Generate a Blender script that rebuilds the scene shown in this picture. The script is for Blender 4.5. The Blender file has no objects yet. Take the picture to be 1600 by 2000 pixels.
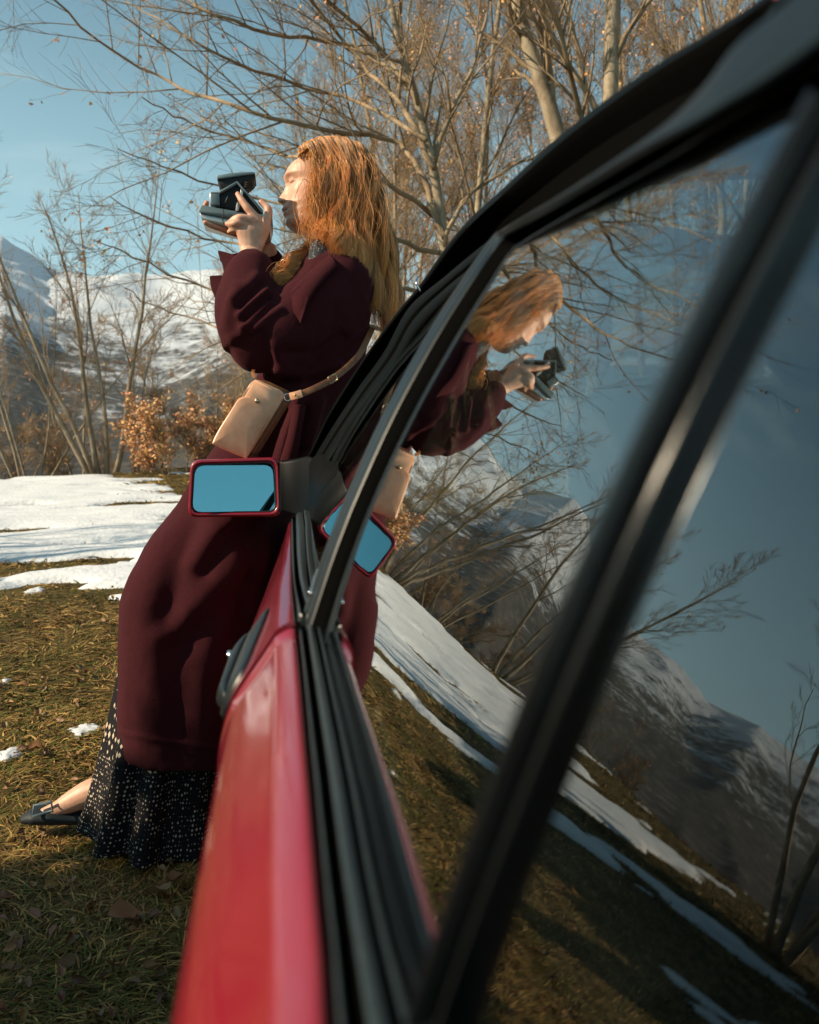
import bpy, math, random
import numpy as np
from mathutils import Vector
random.seed(7); np.random.seed(7)
sc = bpy.context.scene
R = math.radians

# ------------------------------------------------------------------ camera, world, sun, exposure
CH = 0.86                                   # camera height above the grass under it
FPX = 1600.0
PSI = math.atan(.1425); TH = math.atan(50/1600)
FW = np.array([math.sin(PSI)*math.cos(TH), math.cos(PSI)*math.cos(TH), -math.sin(TH)])
RT = np.array([math.cos(PSI), -math.sin(PSI), 0.0]); UP = np.cross(RT, FW)
cam_d = bpy.data.cameras.new('camera'); cam = bpy.data.objects.new('camera', cam_d)
sc.collection.objects.link(cam); sc.camera = cam
cam.location = (0, 0, CH); cam.rotation_euler = (math.pi/2-TH, 0, -PSI)
cam_d.sensor_fit = 'HORIZONTAL'; cam_d.sensor_width = 24.0; cam_d.lens = 24.0
cam_d.clip_start = .01; cam_d.clip_end = 6000
cam_d.dof.use_dof = True; cam_d.dof.focus_distance = 2.04; cam_d.dof.aperture_fstop = 5.0

SUN_EL = R(31); SUN_AZ = R(9)              # azimuth: degrees behind pure left
TO_SUN = Vector((-math.cos(SUN_EL)*math.cos(SUN_AZ), -math.cos(SUN_EL)*math.sin(SUN_AZ), math.sin(SUN_EL)))
w = bpy.data.worlds.new('World'); sc.world = w; w.use_nodes = True
nt = w.node_tree; nt.nodes.clear()
out = nt.nodes.new('ShaderNodeOutputWorld'); bg = nt.nodes.new('ShaderNodeBackground')
sky = nt.nodes.new('ShaderNodeTexSky'); sky.sky_type = 'NISHITA'; sky.sun_disc = False
sky.sun_elevation = SUN_EL; sky.sun_rotation = math.atan2(TO_SUN.x, TO_SUN.y)
sky.altitude = 900; sky.air_density = 1.0; sky.dust_density = 1.6; sky.ozone_density = 1.3
tint = nt.nodes.new('ShaderNodeMix'); tint.data_type = 'RGBA'; tint.blend_type = 'MULTIPLY'
tint.inputs[0].default_value = 1.0; tint.inputs[7].default_value = (0.60, 1.04, 0.92, 1)
tc = nt.nodes.new('ShaderNodeTexCoord'); mp = nt.nodes.new('ShaderNodeMapping'); mp.inputs['Scale'].default_value = (1.0, 1.6, 3.2); mp.inputs['Location'].default_value = (1, 5, 2)
nz = nt.nodes.new('ShaderNodeTexNoise'); nz.inputs['Scale'].default_value = 2.3; nz.inputs['Detail'].default_value = 9; nz.inputs['Roughness'].default_value = .62
nz.inputs['Distortion'].default_value = .5
cr = nt.nodes.new('ShaderNodeValToRGB'); cr.color_ramp.elements[0].position = .60; cr.color_ramp.elements[1].position = .86
cr.color_ramp.elements[0].color = (0, 0, 0, 1); cr.color_ramp.elements[1].color = (.55, .55, .55, 1)
cl = nt.nodes.new('ShaderNodeMix'); cl.data_type = 'RGBA'; cl.inputs[7].default_value = (6.5, 7.6, 7.4, 1)
nt.links.new(tc.outputs['Generated'], mp.inputs[0]); nt.links.new(mp.outputs[0], nz.inputs['Vector'])
nt.links.new(nz.outputs[0], cr.inputs[0]); nt.links.new(cr.outputs[0], cl.inputs[0])
nt.links.new(sky.outputs[0], tint.inputs[6]); nt.links.new(tint.outputs[2], cl.inputs[6])
sxyz = nt.nodes.new('ShaderNodeSeparateXYZ'); nt.links.new(tc.outputs['Generated'], sxyz.inputs[0])
hzr = nt.nodes.new('ShaderNodeMapRange'); hzr.inputs[1].default_value = 0.0; hzr.inputs[2].default_value = .66; hzr.inputs[3].default_value = .74; hzr.inputs[4].default_value = 0.0; hzr.interpolation_type = 'SMOOTHSTEP'
nt.links.new(sxyz.outputs[2], hzr.inputs[0]); hmx = nt.nodes.new('ShaderNodeMix'); hmx.data_type = 'RGBA'; hmx.inputs[7].default_value = (5.2, 8.2, 9.0, 1)
nt.links.new(hzr.outputs[0], hmx.inputs[0]); nt.links.new(cl.outputs[2], hmx.inputs[6]); nt.links.new(hmx.outputs[2], bg.inputs[0]); bg.inputs[1].default_value = 0.076
nt.links.new(bg.outputs[0], out.inputs[0])

sd = bpy.data.lights.new('sun', 'SUN'); sd.energy = 5.0; sd.angle = R(.5); sd.color = (1.0, .83, .60)
so = bpy.data.objects.new('sun', sd); sc.collection.objects.link(so)
so.rotation_euler = TO_SUN.to_track_quat('Z', 'Y').to_euler(); so.location = (-6, -4, 9)
sc.view_settings.view_transform = 'Standard'; sc.view_settings.look = 'None'
sc.view_settings.exposure = 0.66; sc.view_settings.gamma = 1.0
sc.cycles.max_bounces = 7; sc.cycles.transparent_max_bounces = 12
sc.cycles.sample_clamp_indirect = 6

# ------------------------------------------------------------------ helpers
def ray(px, py):
    d = FW + RT*(px-800)/FPX + UP*(1000-py)/FPX
    return d/np.linalg.norm(d)
def at(px, py, Y):
    d = ray(px, py); p = d*Y/d[1]; return np.array([p[0], p[1], p[2]+CH])
GP = (.058, .441, .63, -.022, .013)          # side glass: x as a function of height and length
def gx(z, Y, off=0.0):
    z = z-CH
    return GP[0]-off+GP[1]*z+GP[2]*z*z+GP[3]*(Y-1)+GP[4]*(Y-1)**2
def glass_hit(px, py, off=0.0):
    a, b, c, e, k = GP; a = a-off; d = ray(px, py)
    A = -c*d[2]**2-k*d[1]**2; B = d[0]-b*d[2]-e*d[1]+2*k*d[1]; C = -a+e-k
    D = B*B-4*A*C; r = sorted(x for x in ((-B-math.sqrt(D))/2/A, (-B+math.sqrt(D))/2/A) if x > 0)
    p = d*r[0]; return np.array([p[0], p[1], p[2]+CH])
def link(o, parent=None):
    sc.collection.objects.link(o)
    if parent is not None: o.parent = parent
    return o
def mesh(name, V, F, m=None, parent=None, smooth=False, col=None, uv=None):
    me = bpy.data.meshes.new(name)
    V = np.asarray(V, dtype=np.float32).reshape(-1, 3)
    if isinstance(F, np.ndarray): groups = [F]
    elif len(F) and isinstance(F[0], np.ndarray): groups = F
    else: groups = None
    if groups is None:
        me.from_pydata(V.tolist(), [], [list(f) for f in F])
    else:
        me.vertices.add(len(V)); me.vertices.foreach_set('co', V.ravel())
        li = np.concatenate([g.ravel() for g in groups]).astype(np.int32)
        tot = np.concatenate([np.full(len(g), g.shape[1]) for g in groups]).astype(np.int32)
        st = np.concatenate([[0], np.cumsum(tot)[:-1]]).astype(np.int32)
        me.loops.add(len(li)); me.loops.foreach_set('vertex_index', li)
        me.polygons.add(len(tot)); me.polygons.foreach_set('loop_start', st); me.polygons.foreach_set('loop_total', tot)
        me.update(calc_edges=True)
    if smooth: me.polygons.foreach_set('use_smooth', np.ones(len(me.polygons), dtype=bool))
    if col is not None:
        ca = me.color_attributes.new('tone', 'FLOAT_COLOR', 'POINT')
        c = np.ones((len(V), 4), dtype=np.float32); c[:, :3] = col; ca.data.foreach_set('color', c.ravel())
    if uv is not None:
        ul = me.uv_layers.new(name='UVMap'); vi = np.zeros(len(me.loops), dtype=np.int32)
        me.loops.foreach_get('vertex_index', vi); ul.data.foreach_set('uv', np.asarray(uv, dtype=np.float32)[vi].ravel())
    me.validate()
    if m is not None: me.materials.append(m)
    o = bpy.data.objects.new(name, me); return link(o, parent)
def tag(o, label=None, cat=None, group=None, kind=None):
    for k, v in (('label', label), ('category', cat), ('group', group), ('kind', kind)):
        if v: o[k] = v
    return o
def empty(name, loc, label, cat, group=None):
    o = bpy.data.objects.new(name, None); o.location = loc; o.empty_display_size = .1
    link(o); return tag(o, label, cat, group)
def rebase(root):
    """children were built in world space: keep them there under a root that stands at its base"""
    bpy.context.view_layer.update()
    for c in root.children: c.matrix_parent_inverse = root.matrix_world.inverted()
def cat(P, n=8, closed=False):
    P = np.asarray(P, dtype=float)
    if len(P) < 3 and not closed:
        t = np.linspace(0, 1, n+1)[:, None]; return P[0]*(1-t)+P[1]*t
    Q = np.vstack([2*P[0]-P[1], P, 2*P[-1]-P[-2]]); o = []
    for i in range(1, len(Q)-2):
        for t in np.linspace(0, 1, n, endpoint=False):
            a, b, c, d = Q[i-1], Q[i], Q[i+1], Q[i+2]
            o.append(.5*((2*b)+(-a+c)*t+(2*a-5*b+4*c-d)*t*t+(-a+3*b-3*c+d)*t**3))
    o.append(P[-1]); return np.array(o)
def tube(P, rad, n=6, cap=True, flat=1.0, ref=None):
    P = np.asarray(P, dtype=float); rad = np.broadcast_to(np.asarray(rad, dtype=float), (len(P),))
    T = np.gradient(P, axis=0); T /= np.linalg.norm(T, axis=1)[:, None]+1e-12
    if ref is None:
        m = np.abs(T.mean(0)); ref = np.eye(3)[int(np.argmin(m))]
    N = np.cross(T, ref); N /= np.linalg.norm(N, axis=1)[:, None]+1e-12; B = np.cross(T, N)
    a = np.arange(n)*2*np.pi/n
    V = P[:, None]+rad[:, None, None]*(N[:, None]*np.cos(a)[None, :, None]+flat*B[:, None]*np.sin(a)[None, :, None])
    V = V.reshape(-1, 3); k = len(P); i = np.arange(k-1)[:, None]*n; j = np.arange(n)[None]
    F = np.stack([i+j, i+(j+1) % n, i+n+(j+1) % n, i+n+j], -1).reshape(-1, 4)
    if cap:
        V = np.vstack([V, P[:1], P[-1:]]); c0 = k*n; jj = np.arange(n)
        C = np.vstack([np.stack([np.full(n, c0), (jj+1) % n, jj], 1), np.stack([np.full(n, c0+1), (k-1)*n+jj, (k-1)*n+(jj+1) % n], 1)])
        return V, F, C
    return V, F, np.zeros((0, 3), int)
class Bag:
    def __init__(s): s.V = []; s.Q = []; s.T = []; s.C = []; s.n = 0
    def add(s, V, Q=None, T=None, c=None):
        V = np.asarray(V, dtype=float).reshape(-1, 3)
        if Q is not None and len(Q): s.Q.append(np.asarray(Q)+s.n)
        if T is not None and len(T): s.T.append(np.asarray(T)+s.n)
        s.V.append(V); s.n += len(V)
        s.C.append(np.broadcast_to(np.asarray(c if c is not None else (1, 1, 1), dtype=float), (len(V), 3)))
        return s
    def tube(s, P, r, n=6, cap=True, flat=1.0, ref=None, c=None):
        V, F, C = tube(P, r, n, cap, flat, ref); return s.add(V, F, C, c)
    def box(s, c, h, ax=None):
        ax = np.eye(3) if ax is None else np.asarray(ax)
        S = np.array([[x, y, z] for x in (-1, 1) for y in (-1, 1) for z in (-1, 1)])*np.asarray(h)
        return s.add(np.asarray(c)+S@ax, [[0, 1, 3, 2], [4, 6, 7, 5], [0, 4, 5, 1], [2, 3, 7, 6], [0, 2, 6, 4], [1, 5, 7, 3]])
    def ball(s, c, r, n=12):
        c = np.asarray(c); r = np.broadcast_to(np.asarray(r, dtype=float), (3,))
        t = np.linspace(0, np.pi, n)[:, None]; p = np.arange(2*n)*np.pi/n
        V = np.stack([np.sin(t)*np.cos(p), np.sin(t)*np.sin(p), np.cos(t)*np.ones_like(p)], -1).reshape(-1, 3)*r+c
        i = np.arange(n-1)[:, None]*2*n; j = np.arange(2*n)[None]
        return s.add(V, np.stack([i+j, i+(j+1) % (2*n), i+2*n+(j+1) % (2*n), i+2*n+j], -1).reshape(-1, 4))
    def prism(s, poly, Y0, Y1):
        """poly: picture-plane outline (px,py) taken at depth Y0, extruded to depth Y1 (keeps its real size)"""
        A = np.array([at(a, b, Y0) for a, b in poly]); Bk = A.copy(); Bk[:, 1] += Y1-Y0; n = len(A)
        c0 = A.mean(0); c1 = Bk.mean(0); V = np.vstack([A, Bk, c0[None], c1[None]]); j = np.arange(n); k = (j+1) % n
        return s.add(V, np.stack([j, k, n+k, n+j], 1), np.vstack([np.stack([np.full(n, 2*n), k, j], 1), np.stack([np.full(n, 2*n+1), n+j, n+k], 1)]))
    def out(s, name, m, parent=None, smooth=False, color=False):
        G = []
        if s.Q: G.append(np.vstack(s.Q))
        if s.T: G.append(np.vstack(s.T))
        return mesh(name, np.vstack(s.V), G, m, parent, smooth, np.vstack(s.C) if color else None)
def loft(rings, closed=True, cap=False):
    rings = np.asarray(rings); k, n = rings.shape[:2]; V = rings.reshape(-1, 3)
    i = np.arange(k-1)[:, None]*n; j = np.arange(n if closed else n-1)[None]
    F = np.stack([i+j, i+(j+1) % n, i+n+(j+1) % n, i+n+j], -1).reshape(-1, 4); T = None
    if cap:
        V = np.vstack([V, rings[0].mean(0)[None], rings[-1].mean(0)[None]]); jj = np.arange(n)
        T = np.vstack([np.stack([np.full(n, k*n), (jj+1) % n, jj], 1), np.stack([np.full(n, k*n+1), (k-1)*n+jj, (k-1)*n+(jj+1) % n], 1)])
    return V, F, T
def bevel(o, wd=.002, seg=2):
    m = o.modifiers.new('bevel', 'BEVEL'); m.width = wd; m.segments = seg; m.limit_method = 'ANGLE'; m.angle_limit = R(35); return o
def remesh(bag, voxel, smooth_it=6):
    o = bag.out('temporary_body', None); m = o.modifiers.new('r', 'REMESH'); m.mode = 'VOXEL'; m.voxel_size = voxel
    s = o.modifiers.new('s', 'SMOOTH'); s.factor = .5; s.iterations = smooth_it
    me = bpy.data.meshes.new_from_object(o.evaluated_get(bpy.context.evaluated_depsgraph_get()))
    V = np.zeros(len(me.vertices)*3, dtype=np.float32); me.vertices.foreach_get('co', V)
    N = np.zeros(len(me.vertices)*3, dtype=np.float32); me.vertex_normals.foreach_get('vector', N)
    Q = []; T = []
    for p in me.polygons:
        (Q if len(p.vertices) == 4 else T).append(tuple(p.vertices))
    bpy.data.meshes.remove(me); bpy.data.objects.remove(o)
    return V.reshape(-1, 3).astype(float), N.reshape(-1, 3).astype(float), np.array(Q), (np.array(T) if T else np.zeros((0, 3), int))
# value noise
_tab = np.random.RandomState(3).rand(65536)
def _h(i, j, k): return _tab[(i*73856093 ^ j*19349663 ^ k*83492791) & 65535]
def vnoise(p):
    p = np.asarray(p, dtype=float); f = np.floor(p); i = f.astype(np.int64); t = p-f; t = t*t*(3-2*t); r = 0
    for a in (0, 1):
        for b in (0, 1):
            for c in (0, 1):
                wt = (t[..., 0] if a else 1-t[..., 0])*(t[..., 1] if b else 1-t[..., 1])*(t[..., 2] if c else 1-t[..., 2])
                r = r+wt*_h(i[..., 0]+a, i[..., 1]+b, i[..., 2]+c)
    return r*2-1
def fbm(p, o=5, g=.5):
    r = 0; a = 1; s = 0; p = np.asarray(p, dtype=float)
    for q in range(o): r = r+a*vnoise(p*2**q+17.3*q); s += a; a *= g
    return r/s

# ------------------------------------------------------------------ materials
def mat(name, col=(.5, .5, .5), rough=.6, metal=0, spec=.5, **k):
    m = bpy.data.materials.new(name); m.use_nodes = True; b = m.node_tree.nodes['Principled BSDF']
    b.inputs['Base Color'].default_value = (*col, 1); b.inputs['Roughness'].default_value = rough
    b.inputs['Metallic'].default_value = metal; b.inputs['Specular IOR Level'].default_value = spec
    for a, v in k.items(): b.inputs[a.replace('_', ' ')].default_value = v
    return m
def nodes(m): return m.node_tree.nodes, m.node_tree.links, m.node_tree.nodes['Principled BSDF']
def noise_col(m, stops, scale, detail=5, rough=.6, coord='Object', stretch=None, dist=0, bump=None, bdist=.01):
    N, L, b = nodes(m); t = N.new('ShaderNodeTexCoord'); n = N.new('ShaderNodeTexNoise')
    n.inputs['Scale'].default_value = scale; n.inputs['Detail'].default_value = detail; n.inputs['Roughness'].default_value = rough; n.inputs['Distortion'].default_value = dist
    src = t.outputs[coord]
    if stretch:
        q = N.new('ShaderNodeMapping'); q.inputs['Scale'].default_value = stretch; L.new(src, q.inputs[0]); src = q.outputs[0]
    L.new(src, n.inputs['Vector']); r = N.new('ShaderNodeValToRGB'); e = r.color_ramp.elements
    while len(e) < len(stops): e.new(.5)
    for x, (p, c) in zip(e, stops): x.position = p; x.color = (*c, 1)
    L.new(n.outputs[0], r.inputs[0]); L.new(r.outputs[0], b.inputs['Base Color'])
    if bump:
        u = N.new('ShaderNodeBump'); u.inputs['Strength'].default_value = bump; u.inputs['Distance'].default_value = bdist
        L.new(n.outputs[0], u.inputs['Height']); L.new(u.outputs[0], b.inputs['Normal'])
    return m, n, r
def add_bump(m, scale, strength, dist=.001, detail=3, coord='Object', stretch=None):
    N, L, b = nodes(m); t = N.new('ShaderNodeTexCoord'); n = N.new('ShaderNodeTexNoise'); n.inputs['Scale'].default_value = scale; n.inputs['Detail'].default_value = detail
    src = t.outputs[coord]
    if stretch:
        q = N.new('ShaderNodeMapping'); q.inputs['Scale'].default_value = stretch; L.new(src, q.inputs[0]); src = q.outputs[0]
    u = N.new('ShaderNodeBump'); u.inputs['Strength'].default_value = strength; u.inputs['Distance'].default_value = dist
    L.new(src, n.inputs['Vector']); L.new(n.outputs[0], u.inputs['Height']); L.new(u.outputs[0], b.inputs['Normal']); return m
def tone_mult(m, f=1.0):
    """multiply the base colour by the per-piece 'tone' attribute (its pigment; on skin also painted crease shade)"""
    N, L, b = nodes(m); a = N.new('ShaderNodeAttribute'); a.attribute_name = 'tone'
    x = N.new('ShaderNodeMix'); x.data_type = 'RGBA'; x.blend_type = 'MULTIPLY'; x.inputs[0].default_value = f
    s = b.inputs['Base Color']
    if s.links: L.new(s.links[0].from_socket, x.inputs[6])
    else: x.inputs[6].default_value = s.default_value
    L.new(a.outputs['Color'], x.inputs[7]); L.new(x.outputs[2], s); return m

M = {}
M['red'] = mat('red_car_paint', (.235, .0015, .015), .42, 0, .4, Coat_Weight=1.0, Coat_Roughness=.07)
add_bump(M['red'], 900, .05, .0004)
N, L, b = nodes(M['red']); t_ = N.new('ShaderNodeTexCoord'); q_ = N.new('ShaderNodeMapping'); q_.inputs['Scale'].default_value = (1, .25, 1); n_ = N.new('ShaderNodeTexNoise'); n_.inputs['Scale'].default_value = 26; n_.inputs['Detail'].default_value = 9; n_.inputs['Roughness'].default_value = .75
L.new(t_.outputs['Object'], q_.inputs[0]); L.new(q_.outputs[0], n_.inputs['Vector']); r_ = N.new('ShaderNodeMapRange'); r_.inputs[1].default_value = .35; r_.inputs[2].default_value = .7; r_.inputs[3].default_value = .02; r_.inputs[4].default_value = .12; L.new(n_.outputs[0], r_.inputs[0]); L.new(r_.outputs[0], b.inputs['Coat Roughness'])
d_ = N.new('ShaderNodeValToRGB'); d_.color_ramp.elements[0].position = .52; d_.color_ramp.elements[0].color = (.235, .0015, .015, 1); d_.color_ramp.elements[1].position = .86; d_.color_ramp.elements[1].color = (.27, .014, .022, 1); L.new(n_.outputs[0], d_.inputs[0]); L.new(d_.outputs[0], b.inputs['Base Color'])
def dusty(m, c0, c1, scale=60):
    noise_col(m, [(.35, c0), (.75, c1)], scale, 6, .7); return m
M['rubber'] = dusty(mat('black_window_rubber', rough=.33, spec=.5), (.014, .021, .023), (.026, .036, .038), 120)
M['trim'] = dusty(mat('satin_black_trim', rough=.36, spec=.34), (.004, .007, .0085), (.009, .014, .016), 80)
M['divider'] = mat('glossy_black_divider', (.012, .013, .014), .22, 0, .55, Coat_Weight=.6, Coat_Roughness=.15)
M['dark_trim'] = mat('matt_black_seal', (.003, .0045, .005), .5, 0, .06)
M['plastic'] = mat('grained_black_plastic', (.004, .0048, .0055), .45, 0, .10); add_bump(M['plastic'], 700, .35, .0006)
M['interior'] = mat('dark_cabin_cloth', (.012, .011, .011), .9, 0, .2)
M['chrome'] = mat('chrome', (.75, .76, .78), .12, 1)
M['mirror'] = mat('mirror_silver', (.15, .37, .45), .0, 1)
M['dark'] = mat('dark_gap', (.003, .003, .003), 1, 0, 0)
g = bpy.data.materials.new('side_window_glass'); g.use_nodes = True; N, L = g.node_tree.nodes, g.node_tree.links; N.clear()
o_ = N.new('ShaderNodeOutputMaterial'); mx = N.new('ShaderNodeMixShader'); tr = N.new('ShaderNodeBsdfTransparent'); gl = N.new('ShaderNodeBsdfGlossy')
fr = N.new('ShaderNodeFresnel'); fr.inputs[0].default_value = 1.58; gl.inputs['Roughness'].default_value = 0; gl.inputs[0].default_value = (.97, 1, 1, 1)
tr.inputs[0].default_value = (.34, .39, .37, 1)
m1 = N.new('ShaderNodeMath'); m1.operation = 'MULTIPLY'; m1.inputs[1].default_value = 2.0
m2 = N.new('ShaderNodeMath'); m2.operation = 'ADD'; m2.inputs[1].default_value = 1.0
m3 = N.new('ShaderNodeMath'); m3.operation = 'DIVIDE'
geo_n = N.new('ShaderNodeNewGeometry'); tcg = N.new('ShaderNodeTexCoord'); mg = N.new('ShaderNodeMapping'); mg.inputs['Scale'].default_value = (1, 1, 1)
wz = N.new('ShaderNodeTexNoise'); wz.inputs['Scale'].default_value = 22; wz.inputs['Detail'].default_value = 1.5
bu = N.new('ShaderNodeBump'); bu.inputs['Strength'].default_value = 1; bu.inputs['Distance'].default_value = .00007
L.new(tcg.outputs['Object'], mg.inputs[0]); L.new(mg.outputs[0], wz.inputs['Vector']); L.new(wz.outputs[0], bu.inputs['Height'])
L.new(bu.outputs[0], gl.inputs['Normal'])
gb = N.new('ShaderNodeNewGeometry'); iv = N.new('ShaderNodeMapRange'); iv.inputs[3].default_value = 1.70; iv.inputs[4].default_value = 1/1.70; L.new(gb.outputs['Backfacing'], iv.inputs[0]); L.new(iv.outputs[0], fr.inputs[0]); L.new(fr.outputs[0], m1.inputs[0]); L.new(fr.outputs[0], m2.inputs[0]); L.new(m1.outputs[0], m3.inputs[0]); L.new(m2.outputs[0], m3.inputs[1])
L.new(m3.outputs[0], mx.inputs[0]); L.new(tr.outputs[0], mx.inputs[1]); L.new(gl.outputs[0], mx.inputs[2]); L.new(mx.outputs[0], o_.inputs[0])
M['glass'] = g
M['wool'] = mat('burgundy_wool', (.1, .012, .022), .95, 0, .12, Sheen_Weight=.08, Sheen_Roughness=.5, Sheen_Tint=(.6, .2, .25, 1))
noise_col(M['wool'], [(.3, (.028, .0048, .0068)), (.7, (.052, .0092, .0125))], 260, 4, .7, bump=.5, bdist=.0012)
M['skin'] = mat('skin', (.62, .36, .25), .48, 0, .4, Subsurface_Weight=.12, Subsurface_Scale=.01)
b = M['skin'].node_tree.nodes['Principled BSDF']; b.inputs['Subsurface Radius'].default_value = (1, .35, .2)
noise_col(M['skin'], [(.35, (.56, .30, .20)), (.7, (.68, .41, .29))], 45, 6, .7, bump=.08, bdist=.001); tone_mult(M['skin'])
M['hair'] = mat('copper_hair', (.60, .285, .088), .38, 0, .6); tone_mult(M['hair'])
M['leather'] = mat('tan_leather', (.7, .4, .2), .33, 0, .45)
noise_col(M['leather'], [(.3, (.64, .31, .165)), (.7, (.82, .47, .29))], 28, 7, .65, bump=.12, bdist=.001)
M['leather_dark'] = mat('brown_leather', (.22, .085, .03), .45); noise_col(M['leather_dark'], [(.3, (.15, .055, .02)), (.7, (.3, .12, .045))], 60, 5)
M['brass'] = mat('aged_brass', (.55, .42, .25), .3, 1)
M['cam_grey'] = mat('blue_grey_camera_plastic', (.12, .175, .195), .42, 0, .5); add_bump(M['cam_grey'], 900, .3, .0004)
M['cam_black'] = mat('black_camera_skin', (.01, .011, .012), .55, 0, .3); add_bump(M['cam_black'], 500, .3, .0005)
M['cam_metal'] = mat('brushed_camera_metal', (.5, .48, .45), .35, .8)
M['shoe'] = mat('black_suede_shoe', (.012, .018, .022), .6, 0, .3)
M['shirt'] = mat('dark_dotted_shirt', (.01, .012, .018), .8)

# printed trousers: cream marks on near-black cloth, in cloth (UV) space
m = M['print'] = mat('printed_cloth', (.012, .01, .013), .85, 0, .2); N, L, b = nodes(m)
uvn = N.new('ShaderNodeUVMap'); uvn.uv_map = 'UVMap'; sx = N.new('ShaderNodeSeparateXYZ'); L.new(uvn.outputs[0], sx.inputs[0])
def vor(sc_, stretch, th, rnd):
    q = N.new('ShaderNodeMapping'); q.inputs['Scale'].default_value = stretch; L.new(uvn.outputs[0], q.inputs[0])
    v = N.new('ShaderNodeTexVoronoi'); v.distance = 'MINKOWSKI'; v.inputs['Exponent'].default_value = 1.0; v.inputs['Scale'].default_value = sc_; v.inputs['Randomness'].default_value = rnd
    L.new(q.outputs[0], v.inputs['Vector']); c = N.new('ShaderNodeMath'); c.operation = 'LESS_THAN'; c.inputs[1].default_value = th
    L.new(v.outputs['Distance'], c.inputs[0]); return c.outputs[0]
s1 = vor(135, (1, .75, 1), .36, .42); s2 = vor(56, (1.0, .8, 1), .42, .55)
sel = N.new('ShaderNodeMath'); sel.operation = 'GREATER_THAN'; sel.inputs[1].default_value = .20; L.new(sx.outputs[1], sel.inputs[0])
mm = N.new('ShaderNodeMix'); mm.data_type = 'FLOAT'; L.new(sel.outputs[0], mm.inputs[0]); L.new(s1, mm.inputs[2]); L.new(s2, mm.inputs[3])
wv = N.new('ShaderNodeTexNoise'); wv.inputs['Scale'].default_value = 40; L.new(uvn.outputs[0], wv.inputs['Vector'])
br = N.new('ShaderNodeValToRGB'); br.color_ramp.elements[0].position = .30; br.color_ramp.elements[1].position = .40
L.new(wv.outputs[0], br.inputs[0]); mu = N.new('ShaderNodeMath'); mu.operation = 'MULTIPLY'; L.new(mm.outputs[0], mu.inputs[0]); L.new(br.outputs[0], mu.inputs[1])
fc = N.new('ShaderNodeMix'); fc.data_type = 'RGBA'; fc.inputs[6].default_value = (.006, .005, .007, 1); fc.inputs[7].default_value = (.50, .40, .30, 1)
L.new(mu.outputs[0], fc.inputs[0]); L.new(fc.outputs[2], b.inputs['Base Color'])

M['bark'] = mat('grey_beech_bark', rough=.85, spec=.2)
noise_col(M['bark'], [(.3, (.13, .095, .06)), (.5, (.30, .235, .16)), (.72, (.46, .39, .29))], 5, 8, .7, stretch=(1, 1, .6), dist=1.2, bump=.6, bdist=.02)
M['twig'] = mat('brown_twigs', (.2, .125, .065), .8, 0, .2); noise_col(M['twig'], [(.3, (.16, .11, .065)), (.7, (.40, .29, .18))], 2, 3)
M['leaf'] = mat('dry_beech_leaf', (.68, .42, .23), .7, 0, .25, Transmission_Weight=0); tone_mult(M['leaf'])
M['litter'] = mat('fallen_leaf', (.20, .125, .07), .6, 0, .35); tone_mult(M['litter'])
M['grass'] = mat('dry_grass', (.27, .185, .075), .7, 0, .25); tone_mult(M['grass'])
M['snow'] = mat('old_snow', (.70, .72, .75), .55, 0, .3); add_bump(M['snow'], 30, .5, .02, 6)
M['earth'] = mat('grassy_soil', rough=.95, spec=.1)
noise_col(M['earth'], [(.25, (.02, .016, .006)), (.42, (.075, .058, .02)), (.55, (.13, .095, .035)), (.75, (.21, .155, .065))], 5, 12, .78, bump=.9, bdist=.06)

# ------------------------------------------------------------------ terrain
def smooth(a, b, x):
    t = np.clip((x-a)/(b-a), 0, 1); return t*t*(3-2*t)
def ground_h(x, y):
    x = np.asarray(x, float); y = np.asarray(y, float); r = np.hypot(x, y); az = np.degrees(np.arctan2(x, y))
    crest = 14.5+1.2*np.sin(az*.11)-4.0*smooth(-26, -40, az)
    up = .098*np.clip(r-2.3, 0, None)*(r < crest)+(r >= crest)*.098*(crest-2.3)
    up = up*(.86+.22*smooth(-22, -4, az))
    fall = np.clip(r-crest, 0, None); fl = -.35*fall*fall/(fall+3.0)
    p = np.stack([x*.35, y*.35, 0*x], -1)
    und = .05*smooth(2, 6, r)*fbm(p, 4)+.012*fbm(p*6, 3)*smooth(.5, 3, r)
    return up*smooth(0, 1, 1)+fl+und-0.0
az = np.radians(np.concatenate([np.linspace(-180, -75, 22)[:-1], np.linspace(-75, 45, 420), np.linspace(45, 180, 26)[1:]]))
rr = np.concatenate([[.02], np.geomspace(.3, 60, 230), np.geomspace(66, 4000, 14)])
A_, R_ = np.meshgrid(az, rr); X = R_*np.sin(A_); Y_ = R_*np.cos(A_)
Z = ground_h(X, Y_); Z = np.where(R_ > 60, ground_h(60*np.sin(A_), 60*np.cos(A_))-(R_-60)*.02, Z)
V, F, _ = loft(np.stack([X, Y_, Z], -1), closed=False)
tag(mesh('ground', V, F, M['earth'], smooth=True), kind='structure')

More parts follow.
